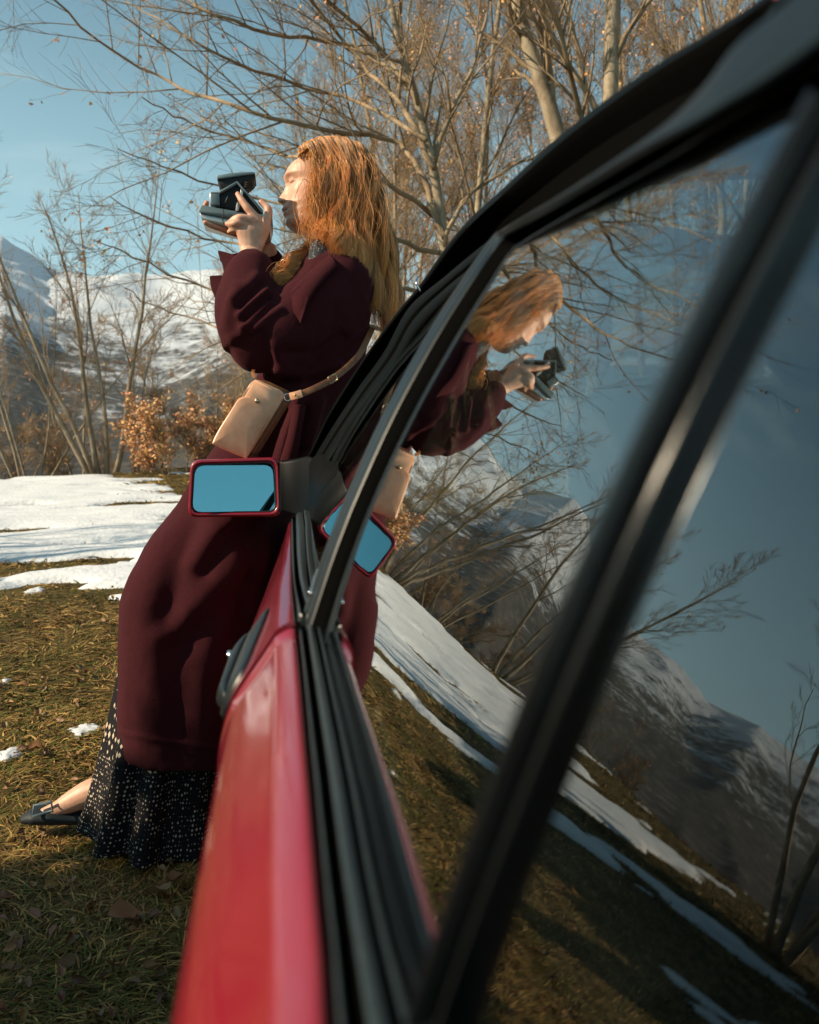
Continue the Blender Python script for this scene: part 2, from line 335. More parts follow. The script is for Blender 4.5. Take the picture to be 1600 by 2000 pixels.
# mountains, polar sheet
ridge_az = np.array([-120, -95, -75, -60, -50, -41.5, -34.7, -27, -24, -20.7, -18.2, -15.6, -12, -6, 0, 6, 15, 30, 50, 80, 110])
ridge_el = np.array([9, 8, 10, 13, 12.5, 11.4, 10.7, 10.8, 12.6, 15.0, 15.9, 14.6, 14.6, 15.2, 15.4, 14.8, 13, 13, 11, 10, 9])
maz = np.linspace(-120, 110, 900); mt = np.concatenate([np.linspace(0, 1, 210), np.linspace(1.02, 1.4, 12)])
MA, MT = np.meshgrid(maz, mt); el = np.interp(MA, ridge_az, ridge_el)
Rr = 90+1150*MT; mx_ = Rr*np.sin(np.radians(MA)); my_ = Rr*np.cos(np.radians(MA))
ridge_h = (90+1150)*np.tan(np.radians(el))
p = np.stack([mx_, my_, 0*mx_], -1)
nb = fbm(p*.0042, 6, .52); rid = 1-2*np.abs(fbm(p*.0062+40, 6, .55))
spur = 1-2*np.abs(vnoise(np.stack([MA*.22+.6*nb, MT*1.2, 0*MA], -1)))
prof = np.where(MT <= 1, .10*MT+.90*MT**1.7, 1-(MT-1)*2.2)
Zm = -22+ridge_h*prof+MT*np.clip(1.15-MT*.55, .2, 1)*(34*nb+26*(rid-.4)+30*(spur-.3)*np.clip(1.25-MT, .12, 1))
V, F, _ = loft(np.stack([mx_, my_, Zm], -1), closed=False)
mm_ = M['mountain'] = mat('forested_mountain', rough=.95, spec=.05); N, L, b = nodes(mm_)
ge = N.new('ShaderNodeNewGeometry'); sp = N.new('ShaderNodeSeparateXYZ'); L.new(ge.outputs['Position'], sp.inputs[0])
n1 = N.new('ShaderNodeTexNoise'); n1.inputs['Scale'].default_value = .012; n1.inputs['Detail'].default_value = 12; n1.inputs['Roughness'].default_value = .66
n2 = N.new('ShaderNodeTexNoise'); n2.inputs['Scale'].default_value = .11; n2.inputs['Detail'].default_value = 8; n2.inputs['Roughness'].default_value = .75
L.new(ge.outputs['Position'], n1.inputs['Vector']); L.new(ge.outputs['Position'], n2.inputs['Vector'])
def math_(op, a, bb, c=None):
    x = N.new('ShaderNodeMath'); x.operation = op
    for i, v in enumerate((a, bb)):
        if v is None: continue
        if isinstance(v, (int, float)): x.inputs[i].default_value = v
        else: L.new(v, x.inputs[i])
    return x.outputs[0]
hgt = math_('MULTIPLY', sp.outputs[2], 1/300.0)
a1 = math_('ADD', hgt, math_('MULTIPLY', math_('SUBTRACT', n1.outputs[0], .5), 1.5))
a2 = math_('ADD', a1, math_('MULTIPLY', math_('SUBTRACT', n2.outputs[0], .5), 1.1))
snow_r = N.new('ShaderNodeValToRGB'); snow_r.color_ramp.elements[0].position = .30; snow_r.color_ramp.elements[1].position = .56
L.new(a2, snow_r.inputs[0])
woods = N.new('ShaderNodeValToRGB'); e = woods.color_ramp.elements; e[0].position = .3; e[0].color = (.05, .065, .08, 1); e[1].position = .7; e[1].color = (.25, .22, .20, 1)
e.new(.5).color = (.085, .076, .068, 1); L.new(n2.outputs[0], woods.inputs[0])
sm = N.new('ShaderNodeMix'); sm.data_type = 'RGBA'; sm.inputs[7].default_value = (.74, .78, .84, 1)
L.new(snow_r.outputs[0], sm.inputs[0]); L.new(woods.outputs[0], sm.inputs[6]); L.new(sm.outputs[2], b.inputs['Base Color'])
ub = N.new('ShaderNodeBump'); ub.inputs['Strength'].default_value = .9; ub.inputs['Distance'].default_value = 7; L.new(n2.outputs[0], ub.inputs['Height']); L.new(ub.outputs[0], b.inputs['Normal'])
tag(mesh('mountain_range', V, F, mm_, smooth=True), kind='structure')

# snow lying on the rise: a sheet that dips under the grass where it has melted
def snow_t(x, y):
    r = np.hypot(x, y); a = np.degrees(np.arctan2(x, y))
    p = np.stack([x*.34, y*1.2, 0*x], -1)
    n = fbm(p, 5, .58)+.35*fbm(p*4+9, 3)
    lo = np.interp(a, [-60, -45, -30, -20, -15, -10, -5, 0], [8.2, 8.0, 7.2, 6.2, 6.0, 5.2, 4.8, 7.0])
    hi = np.interp(a, [-60, -35, -20, -14, -10, -5, 0, 8], [8.7, 9.2, 12.2, 12.6, 11.2, 8.9, 8.2, 7])
    band = np.minimum((r-lo)/1.1, (hi-r)/.9)
    return .10*np.clip(band, -1.2, .16)+.36*n
saz = np.radians(np.linspace(-62, 12, 460)); sr = np.geomspace(4.2, 15, 330)
A_, R_ = np.meshgrid(saz, sr); X = R_*np.sin(A_); Y_ = R_*np.cos(A_); T_ = snow_t(X, Y_)
Z = ground_h(X, Y_)+np.where(T_ > 0, .05*(1-np.exp(-T_/.03)), T_)+.035*fbm(np.stack([X*1.3, Y_*3.2, 0*X], -1), 5)*(T_ > 0)
V, F, _ = loft(np.stack([X, Y_, Z], -1), closed=False)
keep = (T_.ravel()[F].max(1) > -.06); tag(mesh('snow_cover', V, F[keep], M['snow'], smooth=True), 'broad sheet of melting snow lying over the rise behind the woman', kind='stuff')
def snow_patch(px, py, wpx, hpx, label, seed):
    Yd = CH*FPX/(py-950)                      # first guess on flat ground, then on the real rise
    for _ in range(12):
        p = at(px, py, Yd); Yd += (p[2]-float(ground_h(p[0], p[1])))*1.5
        Yd = max(1.0, Yd)
    p = at(px, py, Yd); s = Yd/FPX; rx = wpx*.5*s; ry = min(hpx*.5*s*Yd/max(.3, CH-p[2]), rx*1.6)
    n = 40; rings = []
    for q in np.linspace(1, 0, 8):
        a = np.arange(n)*2*np.pi/n; wob = 1+.75*fbm(np.stack([np.cos(a)*1.6+seed, np.sin(a)*1.6, 0*a+seed], -1), 4)
        x = p[0]+rx*q*wob*np.cos(a); y = p[1]+ry*q*wob*np.sin(a)
        rings.append(np.stack([x, y, ground_h(x, y)-.01+.018*(1-q**3)+.006*fbm(np.stack([x*30, y*30, 0*x], -1), 3)], -1))
    V, F, T = loft(rings, cap=True); b = Bag().add(V, F, T)
    return tag(b.out('snow_patch', M['snow'], smooth=True), label, 'snow patch', 'small melting snow patches on the grass')
snow_patch(255, 1065, 170, 46, 'largest melting snow tongue beside the left edge of the burgundy coat', 1)
snow_patch(150, 1055, 70, 12, 'thin snow strip left of the big snow tongue', 2)
snow_patch(68, 1155, 46, 16, 'little round snow patch alone in the middle of the grass', 3)
snow_patch(158, 1427, 74, 26, 'white snow patch touching the printed trouser leg', 4)
snow_patch(18, 1474, 62, 26, 'snow patch cut by the left edge of the picture', 5)
snow_patch(240, 1104, 42, 10, 'small snow scrap just below the snow tongue', 6)
snow_patch(10, 1332, 26, 9, 'tiny snow crumb on shaded grass at far left', 7)

# ------------------------------------------------------------------ grass and leaf litter
def blades(n, rng, r0, r1, a0, a1, L0, L1, wd, flat):
    r = np.exp(rng.uniform(np.log(r0), np.log(r1), n)); a = np.radians(rng.uniform(a0, a1, n))
    x = r*np.sin(a); y = r*np.cos(a)
    keep = ~((x > -.02) & (y < 3.2)) & (snow_t(x, y)+.0 < .0+.02*rng.random(n))
    x, y, r = x[keep], y[keep], r[keep]; n = len(x)
    cl = fbm(np.stack([x*5, y*5, 0*x], -1), 3)                   # tufts and bare mats
    ln = rng.uniform(L0, L1, n)*(1+.7*cl); hd = 2*np.pi*fbm(np.stack([x*1.7, y*1.7, 0*x+5], -1), 3)*1.4+rng.normal(0, .9, n)
    pit = np.abs(rng.normal(flat, .25, n)); bend = rng.normal(0, .7, n); w_ = wd*(.6+.8*rng.random(n))*(1+r*.12)
    S = 4; P = []; c = np.stack([x, y, ground_h(x, y)-.004+.006*rng.random(n)], -1); P.append(c)
    for s in range(1, S):
        h = hd+bend*s/S; pt = pit*(1-.75*s/(S-1)); d = np.stack([np.cos(h)*np.cos(pt), np.sin(h)*np.cos(pt), np.sin(pt)-.08*s], -1)
        c = c+d*(ln/(S-1))[:, None]; gz = ground_h(c[:, 0], c[:, 1]); c[:, 2] = np.maximum(c[:, 2], gz+.004); P.append(c)
    P = np.stack(P, 1); side = np.stack([-np.sin(hd), np.cos(hd), .3*rng.normal(size=n)], -1)
    wS = np.array([1, .9, .6, .08])[None, :, None]*w_[:, None, None]
    Lf = P-side[:, None]*wS; Rg = P+side[:, None]*wS; V = np.stack([Lf, Rg], 2).reshape(-1, 3)
    base = (np.arange(n)*S*2)[:, None, None]; s = (np.arange(S-1)*2)[None, :, None]; F = (base+s+np.array([0, 1, 3, 2])[None, None]).reshape(-1, 4)
    t = rng.random(n); dead = (.55*cl+rng.normal(0, .35, n)) > -.12
    straw = np.array([1.45, 1.28, 1.0]); green = np.array([.38, .62, .28]); moss = np.array([.52, .56, .22]); brown = np.array([.55, .42, .34])
    C = np.where(dead[:, None], np.where((t > .45)[:, None], straw*(.6+.7*t[:, None]), brown), np.where((t > .5)[:, None], green, moss))
    C = C*(.7+.6*rng.random(n))[:, None]
    return V, F, np.repeat(C, S*2, axis=0)
rng = np.random.default_rng(11)
bgs = Bag()
for spec in ((90000, .75, 3.2, -62, 8, .03, .085, .0011, .22), (70000, 2.6, 7.5, -60, 6, .03, .09, .0016, .3), (34000, 6, 15.5, -62, 12, .05, .13, .003, .5)):
    V, F, C = blades(spec[0], rng, *spec[1:]); bgs.add(V, F, None, C)
tag(bgs.out('grass', M['grass'], color=True), 'matted straw coloured and green winter grass round the car', 'grass', kind='stuff')

def leaf_shape(k, curl, seed):
    """an oak-ish / beech-ish dry leaf with lobes and a mid rib, curled"""
    t = np.linspace(0, 1, 9); half = np.sin(np.pi*t**.8)*.30*(1+.10*np.sin(t*19+seed)*(k > 0)); r_ = np.random.RandomState(seed)
    V = []; 
    for i, tt in enumerate(t):
        for s in (-1, -.5, 0, .5, 1):
            u = s*half[i]; V.append([tt-.5, u, curl*(u*u*2.6)+.07*math.sin(tt*5+seed)*curl+.02*abs(s)*r_.rand()])
    F = [[i*5+j, i*5+j+1, i*5+j+6, i*5+j+5] for i in range(8) for j in range(4)]
    V.append([.5, .02, 0]); V.append([.5, -.02, 0]); V.append([.78, 0, .06]); n = len(V); F.append([n-3, n-2, n-1, n-1][:3] if False else [n-3, n-2, n-1])
    return np.array(V), F
def rot(h, p, q):
    ch, sh, cp, sp_, cq, sq = math.cos(h), math.sin(h), math.cos(p), math.sin(p), math.cos(q), math.sin(q)
    return (np.array([[ch, -sh, 0], [sh, ch, 0], [0, 0, 1]])@np.array([[cp, 0, sp_], [0, 1, 0], [-sp_, 0, cp]])@np.array([[1, 0, 0], [0, cq, -sq], [0, sq, cq]]))
lb = Bag(); protoL = [leaf_shape(k % 2, .5+.3*k, k+3) for k in range(4)]
for i in range(3200):
    r = math.exp(rng.uniform(math.log(.8), math.log(14))); a = R(rng.uniform(-60, 6)); x, y = r*math.sin(a), r*math.cos(a)
    if x > -.05 and y < 3: continue
    V, F = protoL[i % 4]; s = rng.uniform(.015, .034); Rm = rot(rng.uniform(0, 6.3), rng.normal(0, .5), rng.normal(0, .5))
    Q = [f for f in F if len(f) == 4]; c = np.array([1, .95, .9])*rng.uniform(.5, 1.7)*np.array([1, rng.uniform(.75, 1.1), rng.uniform(.6, 1.2)])
    lb.add((V*s)@Rm.T+np.array([x, y, float(ground_h(x, y))+.012]), Q, None, c)
tag(lb.out('leaf_litter', M['litter'], color=True), 'small brown leaves strewn through the grass', 'leaves', kind='stuff')
big = [(248, 1790, .085, .6, 'pale curled leaf, the largest on the dark grass in the foreground'), (310, 1745, .07, 2.2, 'broad papery leaf just above the largest pale curled leaf'),
       (345, 1722, .055, 1.1, 'crumpled leaf nearest to the red door in the foreground'), (70, 1478, .06, .2, 'long brown leaf lying beside the snow patch at the left edge'),
       (45, 1378, .06, .1, 'thin brown leaf left of the coat hem'), (165, 1360, .035, 1.4, 'dark red leaf in the sunlit grass left of the trousers')]
lfm = []
for k, (px, py, s, h, lbl) in enumerate(big):
    Yd = CH*FPX/(py-950); p = at(px, py, Yd); V, F = leaf_shape(1, .8+.25*k % 1, 20+k)
    me = mesh('fallen_leaf', (V*s)@rot(h, .25, .35-.2*(k % 3)).T, F, M['litter'], smooth=True, col=np.ones((len(V), 3))*np.array([(1.9, 1.7, 1.5), (1.4, 1.2, 1.0), (1.6, 1.4, 1.3), (1.2, .9, .6), (1.5, 1.2, .8), (1.1, .18, .18)][k]))
    me.location = (p[0], p[1], float(ground_h(p[0], p[1]))+.022); tag(me, lbl, 'leaf', 'fallen leaves on the grass'); lfm.append(me)
for k in range(46):
    px = rng.uniform(-40, 440); py = rng.uniform(1120, 1960)
    if px > 160 and py < 1640: px = rng.uniform(-60, 165)
    Yd = CH*FPX/(py-950); p = at(px, py, Yd); src = lfm[k % 5]; o = src.copy(); link(o)
    o.location = (p[0], p[1], float(ground_h(p[0], p[1]))+.018); o.rotation_euler = (rng.normal(0, .3), rng.normal(0, .3), rng.uniform(0, 6.3)); q = rng.uniform(.22, .48); o.scale = (q, q, q)
    o['label'] = 'small dry brown leaf lying loose on the matted grass'
# ------------------------------------------------------------------ bare winter trees
class Grow:
    def __init__(s, seed, leaves=0.0, leaf_size=.05, twig_r=.0022):
        s.rng = random.Random(seed); s.trunk = Bag(); s.limb = Bag(); s.lv = []; s.leaves = leaves; s.ls = leaf_size; s.tr = twig_r; s.count = 0
    def poly(s, p, d, ln, n, wob, up):
        P = [p]; d = np.array(d)/np.linalg.norm(d); st = ln/n
        for i in range(n):
            d = d+np.array([s.rng.gauss(0, wob), s.rng.gauss(0, wob), s.rng.gauss(0, wob)+up]); d /= np.linalg.norm(d); p = p+d*st; P.append(p)
        return np.array(P)
    def branch(s, P, r0, r1, lev, maxlev, kids, kl, ang=.75, up=.05):
        n = len(P); rad = np.linspace(r0, r1, n)
        (s.trunk if lev == 0 else s.limb).tube(P, rad, 10 if r0 > .05 else (6 if r0 > .018 else (4 if r0 > .006 else 3)), cap=r0 > .006)
        if lev >= maxlev:
            if s.leaves and s.rng.random() < s.leaves:
                for _ in range(s.rng.randint(1, 4)): s.lv.append(P[s.rng.randint(1, n-1)])
            return
        L = np.linalg.norm(np.diff(P, axis=0), axis=1).sum()
        for k in range(kids):
            t = .18+.8*(k+s.rng.random())/kids if lev else .3+.68*(k+s.rng.random())/kids
            f = min(t*(n-1), n-1.001); i = int(f); p = P[i]+(P[i+1]-P[i])*(f-i); d = P[i+1]-P[i]; d /= np.linalg.norm(d)
            q = np.array([s.rng.gauss(0, 1) for _ in range(3)]); q -= d*(q@d); q /= np.linalg.norm(q)+1e-9
            a = ang*(.6+.6*s.rng.random()); dd = d*math.cos(a)+q*math.sin(a); dd[2] += up
            ln = kl*(1-.5*t)*(.6+.6*s.rng.random())*(L if lev else L*.62); rr_ = max(s.tr, (r0+(r1-r0)*t)*(.42 if lev == 0 else .5))
            ln = min(ln, 420*rr_)
            nn = 6 if lev < 1 else (5 if lev < 2 else 4)
            s.branch(s.poly(p, dd, max(.12, ln), nn, .13, up*.55), rr_, max(s.tr*.7, rr_*.28), lev+1, maxlev, max(2, int(kids*.72)) if lev else kids, kl, ang, up)
    def leafmesh(s, rg):
        if not s.lv: return None
        P = np.array(s.lv); n = len(P); P = P+rg.normal(0, s.ls*.6, P.shape); a = rg.normal(size=(n, 3)); a /= np.linalg.norm(a, axis=1)[:, None]; b_ = np.cross(a, rg.normal(size=(n, 3))); b_ /= np.linalg.norm(b_, axis=1)[:, None]
        z = s.ls*(.5+.9*rg.random((n, 1))); c = np.cross(a, b_)*z*.18
        V = np.stack([P-a*z*.5, P+b_*z*.3+c, P+a*z*.5, P-b_*z*.3+c], 1).reshape(-1, 3); F = np.arange(4*n).reshape(-1, 4)
        t = rg.random(n); C = np.stack([.7+.6*t, .65+.6*t*rg.random(n)+.1, .5+.6*rg.random(n)], 1)
        return V, F, np.repeat(C, 4, axis=0)
    def make(s, name, label, cat_, loc, group=None):
        root = empty(name, loc, label, cat_, group); o = s.trunk.out('trunk', M['bark'], root, smooth=True)
        c = s.limb.out('crown', M['twig'], root, smooth=True); c['kind'] = 'stuff'; lm = s.leafmesh(np.random.default_rng(3))
        if lm: q = Bag().add(lm[0], lm[1], None, lm[2]).out('dry_leaves', M['leaf'], root, color=True); q['kind'] = 'stuff'
        return root
def copy_tree(root, loc, rz, sc_, label, group=None):
    r = root.copy(); link(r); r.location = loc; r.rotation_euler = (0, 0, rz); r.scale = (sc_, sc_, sc_*1.0); r['label'] = label
    if group: r['group'] = group
    for ch in root.children: c = ch.copy(); link(c); c.parent = r
    return r
def spot(px, d):
    r_ = ray(px, 950); x, y = r_[0]/r_[1]*d, d; return (x, y, float(ground_h(x, y))-.08)
WOOD = 'slender bare trees of the wood behind the car'
# tall slender wood tree
def wood_tree(seed, H, r, leaves, kids=17, lean=0.02, maxlev=3, kl=.5):
    g_ = Grow(seed, leaves, .045, .0021); P = g_.poly(np.array([0, 0, -.2]), (lean, 0, 1), H, 14, .045, .06); g_.branch(P, r, r*.22, 0, maxlev, kids, kl, .62, .12); return g_
wa = wood_tree(1, 12, .12, .05).make('wood_tree', 'thick pale grey trunk with a knotted scar, standing upright above the car roof', 'tree', (0, 0, 0))
wb_ = wood_tree(2, 11, .07, .10, 21, .05).make('wood_tree', 'thin bare wood tree', 'tree', (0, 0, 0))
wc = wood_tree(3, 10, .055, .16, 22, -.03).make('wood_tree', 'thin bare wood tree', 'tree', (0, 0, 0))
wa.location = spot(1178, 8.5); wa.rotation_euler = (0, 0, 1.0)
wb_.location = spot(705, 15); wb_['label'] = 'thin bare tree rising just right of the copper haired head'; wb_['group'] = WOOD
wc.location = spot(760, 18); wc['label'] = 'slender tree with orange leaves low down, seen between hair and car pillar'; wc['group'] = WOOD
wood_labels = ['pale far trunk hidden mostly behind the crown of her hair', 'slender trunk just left of the spreading tree', 'far slender trunk behind the spreading tree', 'bare trunk just right of the spreading tree', 'far thin trunk left of the forked leaning trunk',
    'sunlit thin trunk left of the forked leaning trunk', 'thin far trunk crossing behind the forked leaning trunk', 'slender trunk between the forked trunk and the knotted trunk', 'far thin trunk just left of the knotted trunk', 'thin bare tree just right of the knotted trunk',
    'far bare tree right of the knotted trunk', 'slender bare tree whose top meets the gutter of the car', 'second bare tree whose top meets the gutter of the car', 'bare tree at the top right corner above the car roof', 'far bare tree behind the folding camera and her face',
    'far bare tree right behind the long hair', 'farthest bare tree behind the spreading tree', 'farthest bare tree behind the forked leaning trunk', 'low bare tree just right of the held camera', 'bare tree hidden behind the car roof at right', 'nearest bare tree hidden behind the car roof']
for k, (px, d, sc_, src) in enumerate([(640, 22, 1.1, wb_), (810, 13, .85, wc), (835, 21, 1.1, wb_), (905, 16, 1.05, wc), (950, 24, 1.2, wb_), (985, 12.5, 1.1, wb_), (1030, 19, 1.15, wc), (1125, 14, 1.0, wb_), (1160, 22, 1.2, wc), (1250, 12, 1.1, wc), (1300, 18, 1.2, wb_), (1350, 11, 1.0, wb_), (1420, 15, 1.1, wc), (1500, 10, 1.0, wb_),
                                      (560, 26, 1.05, wc), (690, 28, 1.2, wc), (880, 30, 1.3, wc), (1090, 28, 1.3, wb_), (470, 21, .62, wb_), (1620, 12, 1.1, wc), (1750, 9, 1.0, wb_)]):
    copy_tree(src, spot(px, d), k*1.7+.4, sc_, wood_labels[k], WOOD)
# leaning forked trunk right of centre
g_ = Grow(21, .06, .05, .003); B0 = spot(1128, 9.0)
Tk = cat(pts_ := np.array([B0, at(1118, 700, 9.0), at(1108, 450, 9.0), at(1098, 310, 9.0), at(1075, 215, 9.0), at(1050, 140, 9.0), at(1018, 40, 9.0), at(1000, -80, 9.1), at(985, -300, 9.3)]), 4)
g_.trunk.tube(Tk, np.linspace(.12, .06, len(Tk)), 14)
F2 = cat(np.array([at(1078, 215, 9.0), at(1072, 150, 9.0), at(1060, 60, 9.0), at(1052, -60, 9.0), at(1050, -260, 9.0)]), 4); g_.branch(F2, .065, .03, 1, 3, 9, .45, .6, .08); g_.branch(Tk[14:], .07, .05, 1, 3, 12, .4, .7, .08)
g_.make('wood_tree', 'leaning grey trunk that forks in two above the car pillar', 'tree', (0, 0, 0))
# spreading tree whose long boughs sweep up to the left over the woman
g_ = Grow(31, .035, .045, .0019); D = 8.2
def bough(L, r0, r1, kids, lev=1, mx=3, kl=.30, ang=.62):
    P = cat(np.array([at(a, b_, D+.9*math.sin(a*.011+b_*.007+len(L))) for a, b_ in L]), 4); P = P+np.array([[g_.rng.gauss(0, .012) for _ in range(3)] for _ in P]); g_.branch(P, r0, r1, lev, mx, kids, kl, ang, .03)
base_ = spot(900, D); Tk = cat(np.array([base_, at(890, 700, D), at(878, 560, D), at(866, 470, D), at(858, 400, D), at(845, 320, D), at(815, 200, D), at(775, 60, D), at(745, -120, D), at(730, -330, D)]), 4)
g_.trunk.tube(Tk, np.linspace(.075, .02, len(Tk)), 10); g_.branch(Tk[16:], .05, .02, 1, 3, 14, .30, .7, .05)
bough([(864, 460), (828, 350), (780, 282), (700, 262), (600, 246), (450, 205), (330, 160), (215, 95), (100, -5), (10, -90)], .034, .006, 24)
bough([(860, 430), (800, 385), (700, 335), (590, 310), (470, 270), (360, 235), (280, 190)], .028, .005, 20)
bough([(850, 330), (790, 215), (720, 140), (640, 40), (560, -70), (500, -180)], .032, .008, 22)
bough([(862, 500), (770, 470), (650, 425), (500, 385), (350, 335), (230, 292)], .026, .004, 20)
bough([(875, 590), (760, 560), (600, 520), (430, 470), (300, 430), (215, 385)], .026, .004, 20)
bough([(885, 680), (740, 640), (560, 610), (400, 560), (260, 500), (190, 470)], .026, .004, 22)
bough([(888, 740), (740, 720), (560, 700), (420, 640), (310, 600), (240, 560)], .022, .004, 18)
bough([(845, 320), (880, 220), (930, 110), (960, -30), (980, -160)], .028, .006, 16)
bough([(815, 200), (740, 90), (650, 10), (540, -80), (400, -170)], .028, .006, 18)
bough([(800, 160), (690, 90), (560, 70), (420, 30), (300, -40), (180, -110)], .026, .005, 22)
bough([(830, 270), (700, 200), (560, 160), (430, 110), (330, 50), (240, 0)], .024, .005, 20)
bough([(870, 480), (900, 400), (985, 330), (1060, 300), (1120, 250)], .024, .005, 14)
bough([(775, 60), (800, -80), (860, -240), (900, -400)], .026, .008, 14)
g_.make('spreading_tree', 'spreading bare tree with long dark boughs sweeping left over the woman', 'tree', (0, 0, 0))
# left group on the crest
def fan_tree(seed, stems, H, r, leaves, kids=12, mx=3, kl=.5, ls=.045):
    g_ = Grow(seed, leaves, ls, .0026)
    for (dx, dy) in stems:
        P = g_.poly(np.array([dx*.12, dy*.12, -.25]), (dx, dy, 1), H*(.8+.3*g_.rng.random()), 9, .06, .03); g_.branch(P, r*(.7+.4*g_.rng.random()), r*.12, 0, mx, kids, kl, .55, .05)
    return g_
f1 = fan_tree(41, [(.02, 0), (-.22, .1), (-.55, 0), (.38, .05), (-.35, -.2)], 5.2, .046, .03, 9).make('fan_shaped_tree', 'tall bare tree splitting low into spread stems on the crest at left', 'tree', spot(207, 13.2))
f2 = fan_tree(42, [(-.55, 0), (-.3, .2), (.3, 0), (.55, -.1), (-.08, 0)], 4.6, .028, .05, 8).make('fan_shaped_tree', 'low bushy bare tree leaning out of the left edge of the picture', 'tree', spot(60, 13.6))
f3 = fan_tree(43, [(.05, 0), (-.08, .1)], 3.6, .026, .05, 8).make('young_tree', 'thin young tree between the fan shaped tree and the orange shrub', 'tree', spot(268, 13.6))
f4 = fan_tree(44, [(a, b_) for a, b_ in ((.1, 0), (.6, .1), (-.6, .1), (.3, .5), (-.3, -.5), (.85, -.2), (-.85, .2))], 1.35, .014, .75, 9, 3, .6, .055).make('orange_shrub', 'round shrub full of dry orange leaves left of the leather case', 'shrub', spot(362, 12.4))
f5 = fan_tree(45, [(a, b_) for a, b_ in ((.2, 0), (.5, .2), (-.5, .1), (-.9, 0), (.9, 0))], 1.7, .014, .04, 8, 3, .5, .045).make('thicket_bush', 'brown twiggy bush under the trees at the far left', 'bush', spot(20, 14.0))
copy_tree(f5, spot(120, 14.6), 2.0, .9, 'brown twiggy bush between the two fan shaped trees'); copy_tree(f5, spot(235, 15.0), 4.0, .8, 'brown twiggy bush at the foot of the thin young tree')
copy_tree(f5, spot(420, 14.5), 1.0, 1.1, 'twiggy bush on the crest just left of the burgundy coat'); copy_tree(f3, spot(160, 15.5), 1.5, 1.15, 'thin young tree left of the tallest fan shaped trunk')
copy_tree(f3, spot(320, 16), 2.5, 1.1, 'thin young tree rising behind the orange shrub'); copy_tree(f2, spot(420, 17), 2.2, .95, 'bare bushy tree behind the bent arm and the camera case')
copy_tree(f5, spot(700, 13), 1.0, 1.3, 'brown bush low behind the long hair'); copy_tree(f5, spot(790, 12), 3.0, 1.3, 'leafy brown bush in the gap between coat and car pillar')
for k, (a_, d, sc_, src, lb_) in enumerate([(-23, 14, 1.0, f1, 'bare tree mirrored in the side glass, left of the picture'), (-31, 17, .7, f3, 'thin young tree mirrored in the rear side glass'),
                                           (-46, 8.5, .95, f1, 'dark bare tree mirrored at the right edge of the rear glass'), (-27, 16, .9, f5, 'twiggy bush mirrored above the snow sheet'), (-34, 16, 1.0, f5, 'second twiggy bush mirrored above the snow sheet'), (-20, 15.5, 1.0, f5, 'twiggy bush on the crest just outside the left edge')]):
    x, y = d*math.sin(R(a_)), d*math.cos(R(a_)); copy_tree(src, (x, y, float(ground_h(x, y))-.1), k*1.3, sc_, lb_)
# added unseen evergreen bushes, put in to shade the near grass and mirrored ground
def evergreen(seed, H, Rd):
    rg = np.random.default_rng(seed); n = 30000; z = rg.random(n)**.8; a = rg.uniform(0, 2*np.pi, n); r_ = Rd*np.sqrt(rg.random(n))*(1-.35*z**3)*(.85+.25*np.sin(a*5+z*9)); P = np.stack([r_*np.cos(a), r_*np.sin(a), .1+z*H*(.93+.07*np.sin(a*3))], -1)
    d = rg.normal(size=(n, 3)); d /= np.linalg.norm(d, axis=1)[:, None]; e1 = np.cross(d, rg.normal(size=(n, 3))); e1 /= np.linalg.norm(e1, axis=1)[:, None]; q = .04+.04*rg.random((n, 1))
    V = np.stack([P-d*q, P+e1*q*.5, P+d*q, P-e1*q*.5], 1).reshape(-1, 3); return V, np.arange(4*n).reshape(-1, 4), np.repeat(.6+.8*rg.random((n, 1))*np.ones((1, 3)), 4, axis=0)
M['evergreen'] = mat('evergreen_leaf', (.035, .06, .02), .5); tone_mult(M['evergreen'])
V, F, C = evergreen(9, 3.5, 1.15); eb = empty('added_shade_bush', (-5.5, .35, .12), 'added evergreen bush outside the picture, put in to shade the grass beyond the shoes', 'bush', 'added unseen evergreen bushes shading the ground')
q = Bag().add(V, F, None, C).out('foliage', M['evergreen'], eb, color=True); q['kind'] = 'stuff'; Bag().tube([[0, 0, -.1], [0.02, 0, 1.4], [0, .03, 2.4]], [.06, .04, .01], 8).out('stem', M['bark'], eb, smooth=True)
for k, (x, y, s_, lb_) in enumerate([(-5.6, -.9, .95, 'added shade bush outside the picture beside the rear door'), (-5.2, -2.6, .86, 'added shade bush outside the picture behind the rear wheel'), (-4.0, .25, .64, 'smaller added shade bush, unseen, in front of the other three'), (-7.0, 2.3, .76, 'added shade bush out of sight left of the woman, nearest to her'), (-7.2, 3.4, .84, 'tall added shade bush out of sight beyond the nearest one'), (-7.4, 4.6, .84, 'farthest tall added shade bush out of sight at the left')]):
    copy_tree(eb, (x, y, float(ground_h(x, y))-.1), k*2.1+1, s_, lb_)

# ------------------------------------------------------------------ winter air
hz = Bag().box((0, 200, 240), (2300, 2300, 330)); hzo = hz.out('haze', None); tag(hzo, 'thin pale winter haze between the wood and the mountains', kind='stuff')
hm = bpy.data.materials.new('haze_air'); hm.use_nodes = True; N, L = hm.node_tree.nodes, hm.node_tree.links; N.clear(); ho = N.new('ShaderNodeOutputMaterial'); pv = N.new('ShaderNodeVolumePrincipled')
pv.inputs['Color'].default_value = (.80, .90, .96, 1); pv.inputs['Density'].default_value = .00011; pv.inputs['Anisotropy'].default_value = .2; L.new(pv.outputs[0], ho.inputs['Volume']); hzo.data.materials.append(hm)

